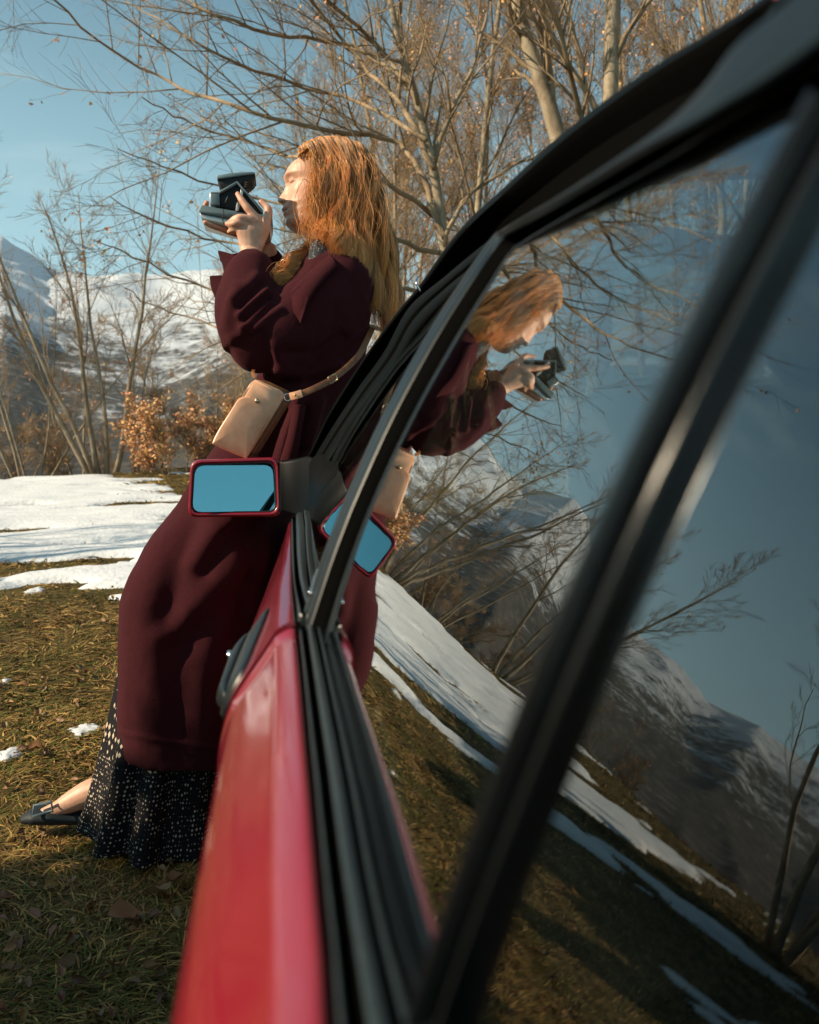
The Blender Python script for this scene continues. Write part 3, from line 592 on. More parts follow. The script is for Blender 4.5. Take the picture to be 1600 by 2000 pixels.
# ------------------------------------------------------------------ red car
car = empty('red_car', (0.45, .8, 0), 'glossy red car with black window frames and a mountain view mirrored in its side glass', 'car')
def H3(p, off=0.0):
    """a point of the car's side: a picture point on the glass surface, or an explicit (px, py, Y)"""
    return at(*p) if len(p) == 3 else glass_hit(p[0], p[1], off)
def mix_px(a, b, t): return tuple(np.array(a)+(np.array(b)-np.array(a))*t)
def band(rows, prof, n=8, offA=.012, extra=(), poly=0, head=0):
    """strip between an outer line A and an inner line I; prof = closed loop of (t across, outward offset)"""
    A = [H3(r_[0], r_[2] if len(r_) > 2 else offA) for r_ in rows]+[np.array(e[0]) for e in extra]; I = [H3(r_[1]) for r_ in rows]+[np.array(e[1]) for e in extra]
    if head:
        for Q in (A, I):
            q = np.arange(head); S = np.array(Q[:head]); L_ = np.cumsum(np.r_[0, np.linalg.norm(np.diff(S, axis=0), axis=1)])
            for i in range(head): Q[i] = np.array([np.polyval(np.polyfit(L_, S[:, k], 2), L_[i]) for k in range(3)])
    if poly: A, I = [np.stack([np.polyval(np.polyfit(range(len(Q)), np.array(Q)[:, k], poly), range(len(Q))) for k in range(3)], 1) for Q in (A, I)]
    A = cat(A, n); I = cat(I, n); W = I-A; T = np.gradient((A+I)/2, axis=0); N = np.cross(T, W); N /= np.linalg.norm(N, axis=1)[:, None]
    N *= np.sign((N@np.array([-1, -.25, 0])))[:, None]
    pr = np.array(prof); V = A[:, None]+W[:, None]*pr[None, :, 0, None]+N[:, None]*pr[None, :, 1, None]
    return loft(V, cap=True)
def darken(o, prof, dark):
    """groove faces get a near-black colour that paints in the recess shade"""
    if not dark: return
    o.data.materials.append(M['dark']); n = len(prof); quads = [p for p in o.data.polygons if len(p.vertices) == 4]
    for i, p in enumerate(quads):
        if i % n in dark: p.material_index = 1
def band_obj(name, rows, prof, m, dark=None, **k):
    V, F, T = band(rows, prof, **k); o = Bag().add(V, F, T).out(name, m, car, smooth=True)
    darken(o, prof, dark)
    e = o.modifiers.new('edge_split', 'EDGE_SPLIT'); e.split_angle = R(50); return o
# glass edge of the belt: height along the car
_c = sorted([glass_hit(*p) for p in ((604, 1020), (628, 1235), (677, 1447), (705, 1575), (734, 1724), (762, 1847))], key=lambda p: p[1])
zbY = ([-2]+[p[1] for p in _c]+[1.9], [_c[0][2]-.01]+[p[2] for p in _c]+[_c[-1][2]+.02]); print('belt', [(round(a, 3), round(b-CH, 3)) for a, b in zip(*zbY)])
def zb(Y): return float(np.interp(Y, *zbY))
def on_plane(px, py, dz=-.003):
    Y = .5
    for _ in range(60):
        d = ray(px, py); t = (zb(Y)+dz-CH)/d[2]; Y = .5*Y+.5*max(.05, d[1]*t)
    p = d*t; return np.array([p[0], p[1], p[2]+CH])
edge_px = [(653, 2000), (645, 1872), (632, 1745), (615, 1554), (604, 1447), (592, 1320), (583, 1240)]
E_ = np.array([on_plane(*p) for p in edge_px])
front_edge = [at(581, 1215, .69), at(575, 1150, .9), at(572, 1080, 1.25), at(570, 1015, 1.85)]
def edge_at(Y):
    P = np.vstack([[[E_[0, 0]+.002, -2, CH-.15]], E_, np.array(front_edge)]); P = P[np.argsort(P[:, 1])]
    return np.array([np.interp(Y, P[:, 1], P[:, 0]), Y, np.interp(Y, P[:, 1], P[:, 2])])
sec = [(.006, -.016), (.0, -.006), (-.003, .0), (-.009, -.001), (-.0175, -.006), (-.0215, -.012), (-.031, -.026), (-.043, -.043), (-.054, -.061), (-.061, -.082), (-.066, -.11), (-.0685, -.15),
       (-.067, -.20), (-.0645, -.235), (-.0635, -.245), (-.0655, -.255), (-.065, -.33), (-.06, -.40), (-.058, -.47), (-.03, -.52)]
def side_section(Y, narrow=1.0):
    e = edge_at(Y); s = 1.0 if Y < .9 else max(.42, 1-.62*(Y-.9)); s *= narrow
    return np.array([[e[0]+a*s, Y, max(.16, e[2]+b_)] for a, b_ in sec])
def panel(name, Ys, inner=True):
    P = []
    for Y in Ys:
        q = side_section(Y); P.append(cat(q, 4))
    P = np.array(P); back = P.copy(); back[:, :, 0] += .028; ring = np.concatenate([P, back[:, ::-1]], 1)
    V, F, T = loft(ring, cap=True); o = Bag().add(V, F, T).out(name, M['red'], car, smooth=True)
    e = o.modifiers.new('edge_split', 'EDGE_SPLIT'); e.split_angle = R(40); return o
panel('rear_door', np.concatenate([np.linspace(-.62, .1, 12), np.linspace(.13, .684, 50)]))
panel('front_door', np.linspace(.690, 1.80, 40))
panel('rear_wing', np.linspace(-1.5, -.63, 14))
# front wing and bonnet beyond the mirror
def wing_sec(Y):
    s = side_section(1.8).copy(); s[:, 1] = Y; s[:, 0] += .055*smooth(1.8, 2.3, Y)+.02*smooth(2.3, 3.0, Y); s[:, 2] -= .05*(Y-1.8); return s
Vw = np.array([cat(wing_sec(Y), 3) for Y in np.linspace(1.806, 3.0, 16)]); bk = Vw.copy(); bk[:, :, 0] += .03
V, F, T = loft(np.concatenate([Vw, bk[:, ::-1]], 1), cap=True); Bag().add(V, F, T).out('front_wing', M['red'], car, smooth=True)
bon = []
for Y in np.linspace(1.87, 3.0, 12):
    x0 = wing_sec(Y)[2][0]+.004; z0 = wing_sec(Y)[2][2]-.003; xs = np.linspace(x0, 1.55-x0, 16); bon.append(np.stack([xs, 0*xs+Y, z0+.04*np.sin(np.pi*(xs-x0)/(1.55-2*x0))], -1))
V, F, _ = loft(np.array(bon), closed=False); Bag().add(V, F).out('bonnet', M['red'], car, smooth=True)
# dark seam behind the door gap
bx = []
for Y in (.680, .694):
    q = side_section(Y)[2:]; q[:, 0] += .006; bx.append(q)
V, F, _ = loft(np.array(bx), closed=False); Bag().add(V, F).out('door_seam', M['dark'], car)

ribs = [(0, -.004), (0, .002), (.03, .0042), (.08, .0045), (.12, .003), (.15, -.003), (.28, -.004), (.33, .002), (.40, .0062), (.52, .0070), (.64, .006), (.72, .0005), (.80, -.002), (.85, .0028), (.90, .0036), (.96, .0025), (1, 0), (1, -.012), (0, -.016)]
def belt(name, Ys):
    A = []; I = []
    for Y in Ys:
        e = edge_at(Y); A.append(e+np.array([.001, 0, .001])); z = zb(Y); 
        g_ = gx(z, Y); I.append(np.array([max(g_, e[0]+.012), Y, z+.001]))
    A, I = np.array(A), np.array(I); W = I-A; T = np.gradient(A, axis=0); N = np.cross(T, W); N /= np.linalg.norm(N, axis=1)[:, None]; N *= np.sign(N[:, 2])[:, None]
    pr = np.array(ribs); V = A[:, None]+W[:, None]*pr[None, :, 0, None]+N[:, None]*pr[None, :, 1, None]*1.1
    V, F, T = loft(V, cap=True); o = Bag().add(V, F, T).out(name, M['rubber'], car, smooth=True); darken(o, ribs, (4, 5, 6, 7, 11, 12)); return o
belt('rear_belt_moulding', np.concatenate([np.linspace(-.6, .1, 8), np.linspace(.12, .672, 46)]))
belt('front_belt_moulding', np.linspace(.700, 1.80, 30))

# frame of the rear door window: front upright and top rail in one pressing
rows_b = [((586, 1262), (652, 1262), .022), ((594, 1222), (660, 1215), .022), ((623, 1101), (683, 1140), .022), ((645, 1037), (715, 1039), .022), ((669, 987), (746, 990), .022), ((736, 849), (796, 868), .022), ((799, 739), (850, 762), .022),
          ((861, 624), (917, 652), .023), ((908, 542), (965, 575), .024), ((960, 476), (1005, 510), .021), ((994, 444), (1037, 482), .017), ((1100, 378), (1125, 430), .013), ((1250, 280), (1287, 341)), ((1400, 183), (1425, 252)), ((1600, 45), (1640, 128))]
a_, i_ = H3(rows_b[-1][0], .012), H3(rows_b[-1][1])
ext = [((a_[0]-.004, .05, a_[2]-.012), (i_[0]-.004, .05, i_[2]-.012)), ((a_[0]-.01, -.7, a_[2]-.045), (i_[0]-.01, -.7, i_[2]-.045))]
rows_b = [(r_[0], mix_px(r_[0], r_[1], .80 if k < 7 else .74), .012) for k, r_ in enumerate(rows_b)]
i_ = H3(rows_b[-1][1]); ext = [(e0, (e1[0]+i_[0]*0, e1[1], e1[2]+.004)) for e0, e1 in ext]
frame_prof = [(0, -.004), (0, .001), (.04, .0035), (.11, .0045), (.20, .0042), (.24, .0030), (.28, .0040), (.36, .0036), (.41, .0010), (.46, -.0055), (.58, -.009), (.78, -.008), (.88, -.0035), (.95, .0003), (1.0, .0005), (1.02, -.004), (.9, -.02), (0, -.02)]
band_obj('rear_window_frame', rows_b, frame_prof, M['trim'], dark=(8, 9, 10, 11, 12), extra=ext, head=10)
# divider upright of the rear door
rows_c = [((815, 1960), (905, 2010)), ((870, 1760), (965, 1830)), ((960, 1500), (1060, 1600)), ((1060, 1250), (1165, 1330)), ((1150, 1050), (1262, 1105)), ((1230, 880), (1340, 945)), ((1330, 700), (1440, 760)), ((1420, 500), (1535, 570)), ((1500, 340), (1610, 420)), ((1570, 190), (1680, 270))]
rows_c = [(a, mix_px(a, b, .66)) for a, b in rows_c]; q_ = np.arange(len(rows_c)); fit_ = lambda v: np.polyval(np.polyfit(q_, v, 2), q_)
yy_ = [r_[0][1] for r_ in rows_c]; rows_c = [((float(np.polyval(np.polyfit(yy_, [r_[0][0] for r_ in rows_c], 2), y)), y), (float(np.polyval(np.polyfit([r_[1][1] for r_ in rows_c], [r_[1][0] for r_ in rows_c], 2), y2)), y2)) for y, y2 in [(r_[0][1], r_[1][1]) for r_ in rows_c]]
div_prof = [(0, -.002), (.02, .001), (.1, .0022), (.2, .0025), (.30, .002), (.345, -.001), (.38, .001), (.42, .005), (.49, .0078), (.56, .0072), (.62, .0045), (.66, -.0005), (.72, -.0025), (.80, -.001), (.87, .0012), (.94, .0012), (1, -.001), (1, -.012), (0, -.012)]
band_obj('window_divider', rows_c, div_prof, M['divider'], dark=(4, 5, 13), offA=.006, poly=3)
# roof gutter and outer rail, from the windscreen pillar foot up over the doors
gut = [((603, 897, 1.85), (628, 893, 1.80)), ((627, 845, 1.80), (655, 846, 1.74)), ((650, 800, 1.74), (682, 803, 1.68)), ((720, 690, 1.60), (752, 706, 1.55)), ((785, 603, 1.44), (812, 632, 1.38)), ((825, 556, 1.32), (858, 583, 1.22)),
       ((900, 452, 1.10), (948, 500, 1.0)), ((1000, 360, .92), (1055, 410, .76)), ((1100, 270, .78), (1165, 337, .60)), ((1250, 160, .62), (1310, 242, .46)), ((1400, 70, .50), (1455, 150, .38)), ((1500, 8, .44), (1560, 75, .32)), ((1650, -85, .36), (1720, -25, .26))]
gp = [(0, -.006), (-.02, .001), (.02, .005), (.10, .0065), (.17, .005), (.22, -.002), (.28, -.016), (.5, -.022), (.75, -.022), (.9, -.018), (1.05, -.012), (1.05, -.03), (0, -.03)]
g0 = at(1650, -85, .36); g1 = at(1720, -25, .26)
band_obj('roof_gutter', gut, gp, M['dark_trim'], dark=(4, 5, 6, 7, 8, 9, 10), extra=[((g0[0], -.1, g0[2]-.02), (a_[0]-.004, -.1, a_[2]-.014)), ((g0[0]-.01, -.7, g0[2]-.06), (a_[0]-.012, -.7, a_[2]-.040))])
# front door window frame (pillar side and top)
fdf = [((617, 893, 1.78), (640, 900, 1.62)), ((650, 838, 1.72), (672, 850, 1.58)), ((700, 762, 1.62), (722, 778, 1.48)), ((752, 690, 1.50), (778, 705, 1.38)), ((800, 604, 1.38), (818, 640, 1.28)), ((868, 545, 1.20), (884, 572, 1.12)), ((955, 474, .98), (972, 505, .92)), ((1010, 436, .80), (1030, 470, .76))]
fp = [(0, -.004), (0, .003), (.1, .0055), (.3, .006), (.45, .004), (.5, .0), (.58, .0), (.62, .003), (.8, .0035), (.95, .002), (1, -.002), (1, -.02), (0, -.02)]
band_obj('front_window_frame', fdf, fp, M['dark_trim'], dark=(4, 5, 6))
# thin bright joint clip on the gutter
c0 = at(825, 556, 1.30); Bag().tube(cat([c0+[-.006, 0, .012], c0+[-.011, -.01, .0], c0+[-.004, -.012, -.014]], 6), .0022, 6).out('gutter_joint', M['chrome'], car, smooth=True)

def pane(name, Ys, zlo, zhi, parent=car):
    G_ = []
    for Y in Ys:
        z = np.linspace(zlo(Y), zhi(Y), 40); G_.append(np.stack([gx(z, Y), 0*z+Y, z], -1))
    V, F, _ = loft(np.array(G_), closed=False); return Bag().add(V, F[:, ::-1]).out(name, M['glass'], parent, smooth=True)
Ib = np.array([H3(b_) for b_ in [r_[1] for r_ in rows_b[10:]]]+[np.array(e[1]) for e in ext]); Ib = Ib[np.argsort(Ib[:, 1])]
ztop = lambda Y: float(np.interp(Y, Ib[:, 1], Ib[:, 2]))+.004
div_Y = .195
pane('rear_door_window', np.linspace(div_Y+.0, .70, 60), lambda Y: zb(Y)-.012, ztop)
pane('rear_quarter_window', np.linspace(-.35, div_Y-.006, 50), lambda Y: zb(Y)-.012, ztop)
Ig = np.array([at(*b_) for a, b_ in fdf]); Ig = Ig[np.argsort(Ig[:, 1])]
pane('front_door_window', np.linspace(.71, 1.70, 50), lambda Y: zb(Y)-.012, lambda Y: float(np.interp(Y, Ig[:, 1], Ig[:, 2]))-.002)

# wing mirror
def rrect(c, n=5, r=.22):
    """rounded quad from 4 corners (in order)"""
    c = np.asarray(c); o = []
    for i in range(4):
        p, q, s = c[i-1], c[i], c[(i+1) % 4]; a = q+(p-q)*r*min(1, .09/np.linalg.norm(p-q)); b_ = q+(s-q)*r*min(1, .09/np.linalg.norm(s-q))
        for t in np.linspace(0, 1, n): o.append((1-t)**2*a+2*t*(1-t)*q+t*t*b_)
    return np.array(o)
MY = 1.80
def mr(inset, dY, pts=((372, 899), (545, 893), (549, 1008), (367, 1010)), r=.22):
    c = np.array([at(x, y, MY) for x, y in pts]); m_ = c.mean(0); k = c-m_; k *= 1-inset/np.array([.098, 1, .06])*np.array([1, 0, 1]); k[:, 1] = dY; return rrect(m_+k, r=r)
V, F, T = loft(np.array([mr(.016, .085, r=.5), mr(.006, .075, r=.4), mr(.0, .05), mr(-.001, .01), mr(0, 0), mr(.003, -.004), mr(.0065, -.003), mr(.009, .001), mr(.010, .012)]), cap=False)
hb = Bag().add(V, F); back = mr(.016, .085, r=.5); hb.add(np.vstack([back, back.mean(0)[None]+[0, .004, 0]]), None, [[len(back), i, (i+1) % len(back)] for i in range(len(back))])
mir = hb.out('wing_mirror', M['red'], car, smooth=True)
V, F, T = loft(np.array([mr(.0085, .004), mr(.0085, -.0005), mr(.0112, -.0005), mr(.0112, .006)])); Bag().add(V, F).out('mirror_seal', M['rubber'], mir, smooth=True)
gq = mr(.0105, .0); gm = gq.mean(0); tilt = .10; yaw = .105
gq[:, 1] += -(gq[:, 2]-gm[2])*-tilt+(gq[:, 0]-gm[0])*yaw; gq[:, 1] += .005
Bag().add(np.vstack([gq, gq.mean(0)[None]]), None, [[len(gq), (i+1) % len(gq), i] for i in range(len(gq))]).out('mirror_glass', M['mirror'], mir)
# arm and inner triangle of black plastic
def quad_ring(pts): return np.array([at(*p) for p in pts])
arm = [quad_ring([(546, 899, 1.78), (546, 1000, 1.78), (546, 1000, 1.86), (546, 899, 1.86)]), quad_ring([(556, 900, 1.775), (558, 1001, 1.775), (558, 1001, 1.87), (556, 898, 1.87)]),
       quad_ring([(580, 896, 1.75), (584, 1008, 1.73), (584, 1008, 1.86), (580, 895, 1.87)]), quad_ring([(602, 890, 1.72), (602, 1010, 1.66), (602, 1008, 1.84), (602, 890, 1.85)]), quad_ring([(613, 893, 1.70), (610, 1005, 1.64), (611, 1005, 1.8), (613, 895, 1.82)])]
V, F, T = loft(np.array(arm), cap=True); bevel(Bag().add(V, F, T).out('mirror_arm', M['plastic'], mir, smooth=True), .006, 3)
sail = [(604, 905, 1.70), (612, 892, 1.70), (630, 887, 1.66), (650, 905, 1.60), (668, 932, 1.53), (684, 962, 1.46), (676, 985, 1.44), (655, 1005, 1.44), (636, 1045, 1.42), (622, 1068, 1.42), (612, 1030, 1.5), (603, 1003, 1.62)]
S_ = np.array([at(*p) for p in sail]); S2 = S_+np.array([.02, .004, 0]); n = len(S_); j = np.arange(n); k = (j+1) % n
sb = Bag().add(np.vstack([S_, S2, S_.mean(0)[None]+[-.004, 0, 0], S2.mean(0)[None]]), np.stack([j, n+j, n+k, k], 1), np.vstack([np.stack([np.full(n, 2*n), j, k], 1), np.stack([np.full(n, 2*n+1), n+k, n+j], 1)]))
sb.out('mirror_mount', M['plastic'], mir, smooth=True)

# door handle on the front door
hz = Bag(); Yh = np.linspace(.715, .93, 14)
def skin_x(Y, z): q = cat(side_section(Y), 6); return float(np.interp(-(z), -q[8:, 2], q[8:, 0]))
def hplate(z0, z1, o0, o1, Ya, Yb, bag):
    rings = []
    for Y in np.linspace(Ya, Yb, 12):
        t = (Y-Ya)/(Yb-Ya); e = min(1, 6*min(t, 1-t)+.25); za, zb_ = z0+.03*(t), z1+.03*t; zc = (za+zb_)/2; hf = (zb_-za)/2*(.75+.25*e)
        pr = [(zc-hf, o0), (zc-hf*.9, o1*e), (zc-hf*.3, o1*e*1.06), (zc+hf*.3, o1*e*1.06), (zc+hf*.9, o1*e), (zc+hf, o0)]
        rings.append([[skin_x(Y, min(max(z, .3), edge_at(Y)[2]-.01))-o, Y, z] for z, o in pr])
    V, F, T = loft(np.array(rings), cap=True); bag.add(V, F, T)
hplate(CH-.206, CH-.156, -.002, .006, .712, .90, hz); hd = hz.out('door_handle', M['trim'], car, smooth=True)
hb2 = Bag(); hplate(CH-.199, CH-.181, .004, .012, .73, .88, hb2); hb2.out('handle_grip', M['trim'], hd, smooth=True)
kz = CH-.176; kx = skin_x(.86, kz)-.008; Bag().tube([[kx, .862, kz], [kx-.006, .862, kz]], .006, 14).out('key_lock', M['chrome'], hd, smooth=True)
# small latch parts showing at the foot of the front window
lp = glass_hit(618, 1150); Bag().tube(cat([at(623, 1112, .77), at(615, 1135, .74), at(608, 1160, .71)], 6), [.0022]*13, 8).out('window_guide', M['chrome'], car, smooth=True)


# shell that closes the cabin: roof, screen, far side, floor, seats, dashboard
XC = .78
Ag = cat(np.array([at(*a) for a, b_ in gut]+[np.array([g0[0], -.1, g0[2]-.02]), np.array([g0[0]-.01, -.7, g0[2]-.06])]), 6)
rf = Ag[(Ag[:, 1] < .95)]; rows = []
for p_ in rf:
    xs = np.linspace(p_[0]+.004, 2*XC-p_[0]-.004, 18); u = (xs-xs[0])/(xs[-1]-xs[0]); rows.append(np.stack([xs, 0*xs+p_[1], p_[2]-.008+.05*np.sin(np.pi*u)], -1))
V, F, _ = loft(np.array(rows), closed=False); ro = Bag().add(V, F).out('roof', M['red'], car, smooth=True); q = ro.modifiers.new('thickness', 'SOLIDIFY'); q.thickness = .012
rows = []
for p_ in Ag[(Ag[:, 1] >= .93)]:
    xs = np.linspace(p_[0]+.02, 2*XC-p_[0]-.02, 12); u = (xs-xs[0])/(xs[-1]-xs[0]); rows.append(np.stack([xs, p_[1]+.10*np.sin(np.pi*u), p_[2]-.012+0*u], -1))
V, F, _ = loft(np.array(rows), closed=False); Bag().add(V, F).out('windscreen', M['glass'], car, smooth=True)
fs = Bag()
for src in (Ag,):
    m_ = src.copy(); m_[:, 0] = 2*XC-m_[:, 0]; fs.tube(m_, .02, 8)
for Yq in (.68, .19): fs.tube([[2*XC-gx(CH-.1, Yq), Yq, CH-.1], [2*XC-gx(CH+.18, Yq), Yq, CH+.18]], .022, 8)
fs.out('far_side_frame', M['trim'], car, smooth=True)
P_ = np.array([cat(side_section(Y), 2) for Y in np.linspace(-1.5, 1.8, 16)]); P_[:, :, 0] = 2*XC-P_[:, :, 0]
V, F, _ = loft(P_, closed=False); Bag().add(V, F).out('far_side_panel', M['red'], car, smooth=True)
it = Bag(); it.box((XC, .2, .24), (.74, 1.65, .02)); it.box((XC, -.95, .62), (.72, .05, .36)); it.box((XC, 1.55, .55), (.66, .05, .26)); it.out('cabin_floor', M['interior'], car)
dsh = Bag(); V, F, T = loft(np.array([[[x, 1.36, .52], [x, 1.30, .66], [x, 1.34, CH-.085], [x, 1.45, CH-.06], [x, 1.78, CH-.07], [x, 1.78, .5]] for x in (.12, 2*XC-.12)]), cap=True); dsh.add(V, F, T); bevel(dsh.out('dashboard', M['interior'], car), .02)
def seat(x0, Y0, nm):
    s = Bag(); s.box((x0, Y0+.27, .43), (.21, .25, .07)); ax = np.array([[1, 0, 0], [0, .97, -.24], [0, .24, .97]])
    s.box((x0, Y0-.02, .70), (.20, .055, .25), ax); s.box((x0, Y0-.10, CH+.13), (.11, .04, .065), ax); o = bevel(s.out(nm, M['interior'], car), .035, 3); return o
seat(.43, .62, 'front_seat'); seat(1.13, .62, 'front_seat'); rb = Bag(); rb.box((XC, -.45, .45), (.6, .25, .08)); rb.box((XC, -.68, .70), (.6, .06, .25)); bevel(rb.out('rear_seat', M['interior'], car), .04, 3)
dc = Bag(); dc.box((.115, .25, .55), (.018, 1.1, .165)); dc.out('door_card', M['interior'], car)
# added pale strip behind the glass, painting in a streak of light
pp = [glass_hit(735, 1385, -.03), glass_hit(768, 1500, -.03), glass_hit(800, 1620, -.03), glass_hit(835, 1740, -.03), glass_hit(850, 1800, -.03)]
M['light_streak'] = mat('pale_light_streak', (.55, .5, .38), .6); Bag().tube(cat(pp, 6), .0022, 8).out('door_light_streak', M['light_streak'], car, smooth=True)
wl = Bag()
for (x_, Y_w) in ((.10, 2.35), (2*XC-.10, 2.35), (.06, -1.0), (2*XC-.06, -1.0)):
    wb = Bag().tube([[x_-.0, Y_w, .27], [x_+.16, Y_w, .27]], .27, 32); wb.out('wheel', M['rubber'], car, smooth=False)
rebase(car)

# ------------------------------------------------------------------ the woman
def proj(P):
    P = np.asarray(P)-np.array([0, 0, CH]); z = P@FW; return np.stack([800+FPX*(P@RT)/z, 1000-FPX*(P@UP)/z], -1)
woman = empty('person', (-.35, 2.08, 0), 'woman with long copper hair in a burgundy wool coat leaning back on the car', 'person')
def pts(*L): return np.array([at(*p) for p in L])
body = Bag()
# torso, legs, arms (under the clothes)
body.tube(cat(pts((640, 520, 2.12), (628, 640, 2.12), (575, 780, 2.12), (520, 900, 2.12), (490, 960, 2.12)), 5), np.interp(np.linspace(0, 1, 21), [0, .15, .5, .8, 1], [.055, .10, .085, .09, .09]), 20, flat=.8)
for K in (((470, 960, 2.05), (370, 1260, 2.03), (270, 1500, 2.05), (215, 1548, 2.08)), ((500, 960, 2.2), (430, 1260, 2.15), (370, 1540, 2.05), (320, 1615, 1.985))):
    body.tube(cat(pts(*K), 6), np.interp(np.linspace(0, 1, 19), [0, .4, .75, 1], [.085, .058, .042, .034]), 16)
# feet: slim instep inside the flat shoes
body.tube(cat(pts((225, 1535, 2.09), (175, 1550, 2.09), (140, 1566, 2.09), (112, 1580, 2.09), (80, 1590, 2.09)), 5), np.interp(np.linspace(0, 1, 21), [0, .3, .6, 1], [.040, .033, .024, .012]), 18)
body.tube(cat(pts((330, 1600, 1.985), (275, 1608, 1.98), (245, 1615, 1.975), (215, 1632, 1.97)), 5), np.interp(np.linspace(0, 1, 16), [0, .5, 1], [.036, .026, .012]), 16)
# near arm
body.tube(cat(pts((668, 560, 2.0), (600, 635, 1.99), (520, 655, 1.965), (493, 600, 1.975), (490, 520, 2.0), (490, 490, 2.005)), 6), np.interp(np.linspace(0, 1, 31), [0, .4, .7, .9, 1], [.045, .034, .028, .025, .026]), 16)
# far arm
body.tube(cat(pts((650, 560, 2.28), (570, 640, 2.34), (520, 640, 2.30), (518, 560, 2.2), (520, 500, 2.15), (517, 478, 2.14)), 6), np.interp(np.linspace(0, 1, 31), [0, .4, .7, .9, 1], [.052, .042, .036, .027, .025]), 16)
# near hand
def ell(c, ux, rx, ry, n=16):
    c = at(*c); ux = np.array(ux, float); ux /= np.linalg.norm(ux); uy = np.array([0.12, 1, 0]); a = np.arange(n)*2*np.pi/n
    return c+rx*np.cos(a)[:, None]*ux+ry*np.sin(a)[:, None]*uy
V, F, T = loft(np.array([ell((490, 505, 2.005), (1, 0, 0), .026, .021), ell((490, 488, 2.005), (1, 0, 0), .026, .019), ell((490, 470, 2.003), (1, 0, .05), .030, .0165), ell((490, 452, 2.0), (1, 0, .08), .035, .0155), ell((491, 440, 2.0), (1, 0, .1), .034, .0145), ell((491, 432, 2.0), (1, 0, .12), .026, .010)]), cap=True)
body.add(V, F, T)
def finger(L, r, bag=body):
    P = cat(pts(*L), 5); k = len(P); q = np.linspace(0, len(r)-1, k); rad = np.interp(q, range(len(r)), r)
    u = q/(len(r)-1)
    for i, kn in enumerate(L[1:-1]): rad = rad*(1+.07*np.exp(-((q-(i+1)*(len(r)-1)/(len(L)-1))/.28)**2))
    bag.tube(P, rad, 12); bag.ball(P[-1], rad[-1]*1.0, 8); bag.ball(P[0], rad[0]*1.05, 8)
finger([(503, 446, 2.0), (504, 431, 1.999), (484, 407, 1.998), (473, 392, 2.003), (464.5, 379, 2.01)], [.0115, .0105, .0092, .0083, .0066])
finger([(492, 446, 1.998), (491, 431, 1.994), (470, 425, 1.99), (458, 428, 1.998), (449, 434, 2.005)], [.0115, .0102, .0088, .0078, .0064])
finger([(480, 448, 1.999), (477, 437, 1.994), (461, 436, 1.99), (451, 438, 1.998), (443.5, 437.5, 2.006)], [.011, .0096, .0082, .0073, .006])
finger([(475, 456, 2.004), (470, 449, 2.0), (459, 448, 2.0), (452, 450, 2.006), (447, 453, 2.014)], [.010, .0085, .0072, .0064, .0054])
finger([(504, 478, 2.005), (515, 455, 2.015), (522, 428, 2.025), (524, 409, 2.03), (510, 394.5, 2.035)], [.014, .0125, .0105, .0098, .0072])
# far hand cupping the camera from below
V, F, T = loft(np.array([ell((518, 485, 2.14), (1, 0, 0), .024, .020), ell((508, 470, 2.135), (.8, 0, .6), .025, .020), ell((488, 458, 2.125), (.35, 0, 1), .018, .036), ell((465, 452, 2.115), (.3, 0, 1), .015, .040), ell((445, 446, 2.11), (.3, 0, 1), .013, .038), ell((434, 442, 2.11), (.3, 0, 1), .009, .03)]), cap=True)
body.add(V, F, T)
finger([(445, 446, 2.14), (424, 436, 2.16), (408, 418, 2.16), (402, 405, 2.15), (404, 396, 2.14)], [.011, .0105, .0092, .0085, .0068])
finger([(455, 449, 2.15), (438, 440, 2.175), (424, 420, 2.172), (420, 405, 2.16)], [.011, .010, .009, .007])
finger([(465, 452, 2.155), (452, 444, 2.18), (440, 424, 2.175), (437, 410, 2.165)], [.0105, .0095, .0085, .0065])
finger([(475, 455, 2.15), (466, 448, 2.175), (456, 430, 2.17), (453, 418, 2.16)], [.0095, .0085, .0075, .006])
finger([(470, 456, 2.08), (445, 448, 2.055), (425, 442, 2.045), (411, 437.5, 2.04), (401.5, 434, 2.036)], [.0125, .0115, .0098, .009, .0068])
bV, bN, bQ, bT = remesh(body, .0027, 3)
# head: horizontal slices through a profile read from the side view
fy = [292, 294, 297, 300, 306, 312, 320, 329, 340, 347, 353, 358, 364, 375, 388, 396, 402, 410, 416, 424, 432, 438, 443, 446.5, 449, 453, 458, 470, 485, 505]
fx = [640, 622, 609, 600, 587, 578, 567, 560, 556, 556.5, 560, 563, 564, 562.5, 560, 558, 556, 557.5, 556.5, 559.5, 557.5, 560, 565, 574, 592, 604, 609, 613, 617, 618]
by = [292, 294, 297, 302, 312, 330, 350, 375, 400, 420, 440, 447, 455, 470, 505]; bx_ = [660, 674, 684, 692, 699, 705, 707, 705, 698, 691, 684, 681, 678, 675, 680]
wy = [292, 294, 297, 302, 312, 330, 350, 375, 390, 400, 410, 420, 430, 438, 444, 447, 455, 470, 505]; ww = [.014, .028, .04, .052, .064, .072, .0745, .073, .0705, .068, .065, .062, .0595, .057, .053, .050, .047, .046, .05]
cy = [340, 344, 349, 356, 362, 371, 380, 388, 391, 393, 396, 399, 403, 407, 410, 411.5, 413, 416, 419.7, 422.4, 426, 430, 434, 440]
cxp = [555, 553.8, 554.3, 556.8, 557, 553.2, 547, 542, 542.3, 544.3, 550.6, 552.2, 551.6, 549.6, 551, 554.5, 554, 552.3, 554, 558.6, 558.8, 557, 557, 560.5]
ys = np.arange(292, 505, .62); na = 150; th_ = np.linspace(-np.pi, np.pi, na, endpoint=False); S_PX = 2.1/FPX*1.0
rings = []; tones = []
